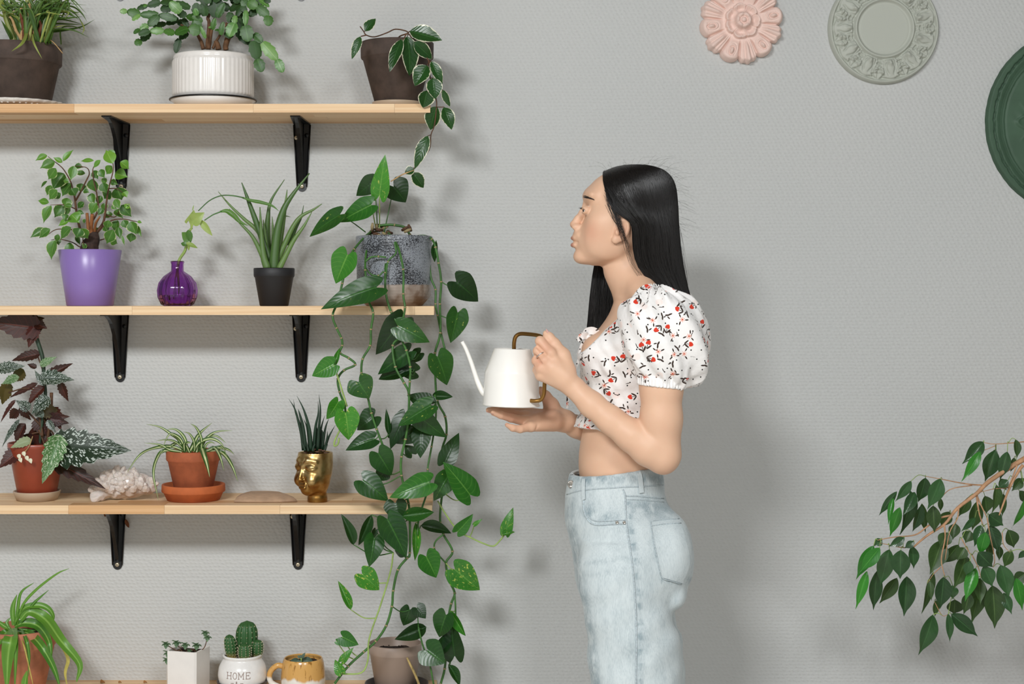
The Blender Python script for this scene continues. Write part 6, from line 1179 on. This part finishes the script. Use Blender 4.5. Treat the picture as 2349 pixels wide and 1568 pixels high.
def ztop(x):
    xs = [w_(q, 0)[0] for q in (1290, 1306, 1345, 1452, 1482, 1525)]; zs = [w_(0, q)[2] for q in (1090, 1087, 1082, 1067, 1066, 1080)]
    return np.interp(x.ravel(), xs, zs)[:, None, None]
def build_jeans():
    lo = w_(1270, 0, YC_); hi = w_(1610, 1050, YC_)
    f = Field((lo[0], 2.985, .03), (hi[0], 3.415, hi[2]), .0035)
    PT = [(1045, 1312, 1512, 112), (1087, 1306, 1521, 117), (1112, 1301, 1523, 122), (1136, 1297, 1525, 128), (1160, 1296, 1535, 138), (1190, 1296, 1558, 150), (1229, 1304, 1573, 160), (1276, 1314, 1586, 166), (1313, 1318, 1584, 165), (1347, 1324, 1572, 158), (1372, 1334, 1552, 146), (1390, 1345, 1535, 130)]
    wfade = lambda z: np.clip((w_(0, 1150)[2]-z)/.05, 0, 1)
    wr = lambda x, y, z: wfade(z)*(.0007*np.sin(z*62+x*35+np.sin(x*40)*1.3)*np.sin(x*34+1)+.0004*np.sin(z*150-x*90))
    f.loft(PT, YC_, .004, extra=wr)
    LG = [(1240, 1340, 1535, 70), (1290, 1326, 1532, 84), (1340, 1326, 1528, 88), (1377, 1335, 1533, 88), (1431, 1342, 1547, 90), (1468, 1346, 1558, 92), (1512, 1350, 1564, 93), (1568, 1354, 1564, 93), (1700, 1372, 1562, 92), (1900, 1392, 1560, 92), (2110, 1402, 1556, 92)]
    wl_ = lambda x, y, z: .0018*np.sin((z*1.0+x*.9)*58+np.sin(x*30)*.8)*np.exp(-((z-w_(0, 1500)[2])/.14)**2)+.0010*np.sin(z*90-x*60)
    for s, Y, dx in ((-1, 3.115, 0), (1, 3.285, 6)): f.loft([(a, b+dx, c+dx, d) for a, b, c, d in LG], Y, .012, extra=wl_)
    for s in (-1, 1):
        f.ell(w_(1535, 1262, YC_+s*KP(70)), (KP(50), KP(72), KP(82)), .03)
        f.ell(w_(1545, 1368, 3.13 if s < 0 else 3.27), (KP(30), .045, KP(26)), .016, rot=.9)       # slack fold under the seat
        f.ell(w_(1572, 1425, 3.10 if s < 0 else 3.30), (KP(22), .06, KP(17)), .012, 's')
    # waist: slanted top edge and the hollow inside
    f.add(lambda x, y, z: ztop(x)-z+0*y, (lo[0], 2.985, hi[2]-.12), (hi[0], 3.415, hi[2]), .002, 's')
    IT = [(1045, 1322, 1503, 103), (1087, 1316, 1511, 108), (1112, 1312, 1513, 112), (1125, 1314, 1510, 112), (1140, 1325, 1500, 104)]
    f.loft(IT, YC_, .002, 's')
    return f.mesh()
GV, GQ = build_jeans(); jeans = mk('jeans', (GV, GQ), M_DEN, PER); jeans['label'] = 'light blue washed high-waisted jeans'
_x = CX+GV[:, 0]*F/GV[:, 1]; _y = CY-(GV[:, 2]-ZC)*F/GV[:, 1]                  # wear and dye along seams, waistband, pockets and whiskers; darker strip down front edge
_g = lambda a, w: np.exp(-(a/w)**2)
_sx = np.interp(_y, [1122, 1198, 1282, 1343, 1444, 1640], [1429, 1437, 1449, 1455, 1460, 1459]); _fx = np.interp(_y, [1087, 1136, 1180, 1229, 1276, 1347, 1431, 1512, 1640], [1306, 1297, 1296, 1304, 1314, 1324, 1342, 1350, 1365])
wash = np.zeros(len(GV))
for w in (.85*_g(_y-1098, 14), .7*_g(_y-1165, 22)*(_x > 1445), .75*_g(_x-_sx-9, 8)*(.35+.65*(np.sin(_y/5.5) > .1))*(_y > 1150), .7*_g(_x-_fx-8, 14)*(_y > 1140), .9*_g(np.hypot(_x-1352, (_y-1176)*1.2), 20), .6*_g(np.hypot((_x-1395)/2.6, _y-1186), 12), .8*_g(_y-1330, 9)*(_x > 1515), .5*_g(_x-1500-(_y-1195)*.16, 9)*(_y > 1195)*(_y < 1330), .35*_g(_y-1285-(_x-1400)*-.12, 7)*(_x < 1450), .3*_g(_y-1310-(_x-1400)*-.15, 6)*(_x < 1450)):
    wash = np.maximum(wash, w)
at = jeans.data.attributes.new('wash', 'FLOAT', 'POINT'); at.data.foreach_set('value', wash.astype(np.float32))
GB = BVHTree.FromPolygons(GV.tolist(), GQ.tolist())
def onj(pts, n=6, off=.0012):
    return [h for h in (hit(GB, q[0], q[1], off) for q in cat(pts, n)) if h is not None]
def seam(name, pts, r=.0012, n=6, mat=None, flat=.6):
    P = onj(pts, n)
    if len(P) > 2: return mk(name, tube(P, r, 6, flat=flat), mat or M_DEND, jeans)
seam('side_seam', [(1429, 1122), (1434, 1138), (1437, 1198), (1449, 1282), (1455, 1343), (1460, 1444), (1459, 1568), (1459, 1640)], .0016)
seam('waist_seam', [(1300, 1134), (1337, 1124), (1425, 1117), (1470, 1115), (1521, 1112)], .0012)
seam('waist_edge', [(1309, 1089), (1340, 1085), (1395, 1076), (1452, 1069), (1482, 1068), (1515, 1078)], .0013)
seam('yoke_seam', [(1436, 1137), (1470, 1138), (1523, 1143)], .0013); seam('yoke_seam', [(1437, 1145), (1470, 1146), (1523, 1151)], .0009)
seam('pocket_edge', [(1341, 1128), (1338, 1150), (1340, 1172), (1351, 1195), (1368, 1203), (1400, 1202), (1437, 1200)], .0016)
seam('pocket_edge', [(1349, 1182), (1358, 1191), (1372, 1195), (1400, 1194), (1437, 1192)], .0009)
def patch(name, out, mat, off=.0020, nu=10):
    """a cloth piece lying on the jeans, from a px quad (rows between two edges)"""
    A, B_ = cat(out[0], nu), cat(out[1], nu); m = 9; V = []; ok = True
    for a, b in zip(A, B_):
        for k in range(m):
            q = a+(b-a)*k/(m-1); h = hit(GB, q[0], q[1], off)
            if h is None: h = V[-1]+np.array((0, .006, 0)) if V else None
            if h is None: return
            V.append(h)
    n = len(A); return mk(name, (V, [[i*m+k, (i+1)*m+k, (i+1)*m+k+1, i*m+k+1] for i in range(n-1) for k in range(m-1)]), mat, jeans)
patch('back_pocket', ([(1493, 1195), (1500, 1240), (1510, 1290), (1519, 1324)], [(1560, 1189), (1574, 1238), (1583, 1290), (1566, 1338)]), M_DEN)
for pp in ([(1493, 1195), (1500, 1240), (1510, 1290), (1519, 1324), (1540, 1332), (1564, 1339)], [(1493, 1195), (1525, 1191), (1558, 1189)], [(1496, 1205), (1528, 1201), (1562, 1199)]):
    P = onj(pp, 6, .0028)
    if len(P) > 2: mk('pocket_stitch', tube(P, .0010, 6), M_DEND, jeans)
patch('belt_loop', ([(1457, 1067), (1462, 1090), (1465, 1112), (1466, 1131)], [(1467, 1066), (1473, 1090), (1476, 1112), (1477, 1129)]), M_DEN, .0045, 4)
patch('belt_loop', ([(1336, 1085), (1334, 1110), (1334, 1130), (1336, 1147)], [(1343, 1084), (1342, 1110), (1342, 1130), (1343, 1144)]), M_DEN, .0045, 4)
def stud(name, px, py, r):
    h = hit(GB, px, py, .0032 if r < .005 else .006)
    if h is not None:
        V = [h+np.array((q*r*math.cos(a), e, q*r*math.sin(a))) for q, e in ((1, .002), (1, -.001), (.75, -.0018), (.6, -.0010), (.2, -.0012)) for a in np.linspace(0, 6.2832, 16, endpoint=False)]
        mk(name, (V, [[j*16+k, j*16+(k+1) % 16, (j+1)*16+(k+1) % 16, (j+1)*16+k] for j in range(4) for k in range(16)]+[[64+k for k in range(16)]]), M_METAL, jeans)
stud('button', 1310, 1110, .0078); stud('rivet', 1415.5, 1198, .0032); stud('rivet', 1432, 1198, .0032)
# ------------------------------------------------------------------ hair
def hair_path(): 
    F_ = [(1386, 392, 0), (1383, 398, 28), (1387, 425, 56), (1391, 449, 71), (1399, 468, 79), (1414, 486, 84), (1431, 499, 86), (1445, 510, 87), (1450, 530, 86), (1451, 560, 82), (1456, 592, 76), (1470, 622, 72), (1494, 646, 72), (1520, 668, 76), (1548, 700, 80), (1572, 745, 80), (1590, 790, 74), (1600, 812, 66)]
    B_ = [(1478, 379), (1500, 388), (1520, 400), (1538, 421), (1549, 445), (1553, 472), (1554, 498), (1555, 522), (1557, 548), (1560, 578), (1564, 606), (1569, 632), (1575, 660), (1582, 690), (1591, 722), (1601, 756), (1612, 795), (1617, 822)]
    R_ = [(1386, 392, 0), (1383, 398, 28), (1385, 425, 56), (1386, 449, 70), (1384, 480, 78), (1380, 510, 80), (1376, 540, 80), (1372, 565, 78), (1367, 590, 76), (1362, 615, 75), (1358, 640, 74), (1355, 665, 74), (1352, 690, 74), (1350, 712, 74), (1348, 735, 74), (1346, 752, 74), (1345, 765, 74), (1344, 778, 73)]
    W_ = [10, 44, 66, 78, 83, 86, 87, 87, 86, 84, 82, 80, 78, 78, 76, 70, 60, 50]
    return cat(F_, 3), cat(B_, 3), cat(R_, 3), np.interp(np.linspace(0, 1, 52), np.linspace(0, 1, 18), W_)
HF, HB, HR, HW = hair_path()
def hair_pt(side, u, th, out=0.0):
    """side -1 near / +1 far; u 0..1 down the strand; th 0 front edge .. 1 back"""
    n = len(HF)-1; x = u*n; i = min(int(x), n-1); q = x-i; E = HF if side < 0 else HR
    e = E[i]*(1-q)+E[i+1]*q; b = HB[i]*(1-q)+HB[i+1]*q; w = HW[min(i, 51)]*(1-q)+HW[min(i+1, 51)]*q
    a = th*math.pi/2; s = math.sin(a); c = math.cos(a); px = e[0]+(b[0]-e[0])*s; py = e[1]+(b[1]-e[1])*s**.9
    wy = (e[2]*(1-s)+w*s)*(c**.75 if c > 0 else 0); wy = max(wy, 0)
    Y = YC_+side*(KP(wy)+out*c); p = w_(px, py, Y)
    if u < .55:                                  # keep the hair outside the skull
        c0 = w_(1455, 475); d0 = Vector(p-c0); L0 = d0.length
        if d0.z > -KP(18) and L0 > 1e-4:
            h = BVH.ray_cast(Vector(c0), d0/L0)
            if h[0] is not None and L0 < h[3]+.004: p = c0+np.array(d0)/L0*(h[3]+.004)
    if out: p = p+np.array((out*s, 0, out*.6*max(0, .35-u)/.35))
    return p
def hair():
    parts = []
    for side in (-1, 1):
        nu, nt = 52, 26; V = [hair_pt(side, i/nu, j/nt) for i in range(nu+1) for j in range(nt+1)]
        Fc = [[i*(nt+1)+j, i*(nt+1)+j+1, (i+1)*(nt+1)+j+1, (i+1)*(nt+1)+j] for i in range(nu) for j in range(nt)]
        parts.append((np.array(V), Fc))
    cap = mk('hair', join(*parts), M_HAIR, PER); cap['label'] = 'long straight black hair'
    rs = random.Random(21); st = []
    for i in range(1900):
        side = -1 if i % 10 < 7 else 1; th = rs.random()**.9 if side < 0 else rs.random()**1.8*.8; o = rs.uniform(.0003, .0030)*(1 if side < 0 or rs.random() < .3 else -1.2); u1 = rs.uniform(.86, 1.0); ph = rs.random()*6.28; dr = rs.gauss(0, .018)
        P = []
        for u in np.linspace(rs.uniform(0, .04), u1, 24):
            t2 = min(1, max(0, th+dr*u+.006*math.sin(9*u+ph))); P.append(hair_pt(side, u, t2, o*(.5+u)))
        st.append(tube(P, [.0006, .00075, .0007, .0002], 3, cap=False))
    for i in range(60):      # loose wisps before the ear and at the temple
        x0, y0 = rs.uniform(1386, 1402), rs.uniform(430, 470); t_ = rs.random(); Yw = YC_-KP(80+rs.uniform(0, 8))
        pts = [w_(x0, y0, YC_-KP(74)), w_(x0+10+12*t_, y0+34, Yw), w_(1420+10*t_+rs.uniform(-6, 4), 515+20*t_, Yw-.006), w_(1428+14*t_, 555, Yw-.004), w_(1440+16*t_, 600, YC_-KP(74)), w_(1462+20*t_, 636+10*t_, YC_-KP(72))]
        pts = [q+np.array((rs.uniform(-.003, .003), 0, rs.uniform(-.004, .004))) for q in pts]; k = rs.choice((3, 3, 4, 4, 5, 6)); st.append(tube(cat(pts[:k], 5), [.00032, .0003, .0001], 3, cap=False))
    for i in range(130):      # fly-aways over the crown and back
        th = rs.uniform(.05, 1); u = rs.uniform(.0, .45); a = hair_pt(rs.choice((-1, 1)), u, th); L = rs.uniform(.02, .055); an = rs.uniform(-.3, 1.6) if th > .4 else rs.uniform(1.2, 3.2)
        d = np.array((math.cos(an), rs.uniform(-.4, .4), math.sin(an)*(1 if u < .25 else .2))); st.append(tube(cat([a, a+d*L*.5, a+d*L+np.array((rs.uniform(-.01, .02), 0, -.012))], 4), [.00016, .0001], 3, cap=False))
    for i in range(26):
        u = rs.uniform(.35, .8); a = hair_pt(-1, u, 1.0); st.append(tube(cat([a, a+np.array((rs.uniform(.006, .016), 0, -.05)), a+np.array((rs.uniform(.004, .03), 0, -.12))], 4), [.0002, .0001], 3, cap=False))
    mk('strands', join(*st), M_HAIR, cap)
hair()
# ------------------------------------------------------------------ watering can
def can():
    Y = 3.17; k = lambda v: KP(v, Y); t_ = math.radians(1.6)
    c = w_(1172, 932, Y); root = thing('watering_can', c, 'cream white watering can with a slim spout and brass handle', 'watering can')
    t = NT('cream_enamel'); t.set('#f4f1ea', .32, Coat_Weight=.3); M_CAN = t.m
    M_BRS = plain('brushed_brass', '#9a7440', .32, 1.0)
    def rot(m): # slight forward lean about the camera axis
        V = np.asarray(m[0], float)-c; x, z = V[:, 0].copy(), V[:, 2].copy(); V[:, 0] = x*math.cos(t_)+z*math.sin(t_); V[:, 2] = -x*math.sin(t_)+z*math.cos(t_); return (V+c, m[1])
    prof = [(k(50), k(2)), (k(63), k(1.5)), (k(65.5), k(2.5)), (k(66), k(4.5)), (k(65), k(6.5)), (k(64.3), k(8)), (k(62.2), k(76)), (k(61.8), k(79)), (k(61), k(81.5)), (k(42.5), k(131)), (k(41), k(133)), (k(39.5), k(133)), (k(39), k(131.5)), (0, k(131))]
    mk('body', rot(lathe(c, prof, 72)), M_CAN, root)
    hole = c+np.array((k(16), -k(2), k(131.3))); mk('filling_hole', rot(lathe(hole, [(k(17), 0), (k(18), .0002), (k(17), .0008), (k(15.5), .0006), (0, .0004)], 32)), plain('dark_hole', '#2b2927', .7), root)
    sp = [w_(1116, 905, Y+.012), w_(1108, 899, Y+.014), w_(1097, 878, Y+.018), w_(1089, 855, Y+.02), w_(1080, 828, Y+.022), w_(1069, 800, Y+.024), w_(1060, 783, Y+.025)]
    mk('spout', tube(cat(sp, 6), [k(8), k(7.2), k(6), k(5.3), k(4.7), k(4.4)], 14), M_CAN, root)
    hd = [w_(1179, 801, Y-.004), w_(1179.5, 785, Y-.005), w_(1183, 772, Y-.006), w_(1193, 765.5, Y-.010), w_(1212, 766, Y-.024), w_(1232, 768.5, Y-.040), w_(1243, 773, Y-.049), w_(1251, 786, Y-.055), w_(1252, 810, Y-.0565), w_(1250.5, 850, Y-.056), w_(1249, 885, Y-.055), w_(1247, 905, Y-.053), w_(1240, 916.5, Y-.050), w_(1228, 919, Y-.047), w_(1217, 918.5, Y-.043)]
    mk('handle', tube(cat(hd, 6), k(4.6), 14), M_BRS, root)
can()
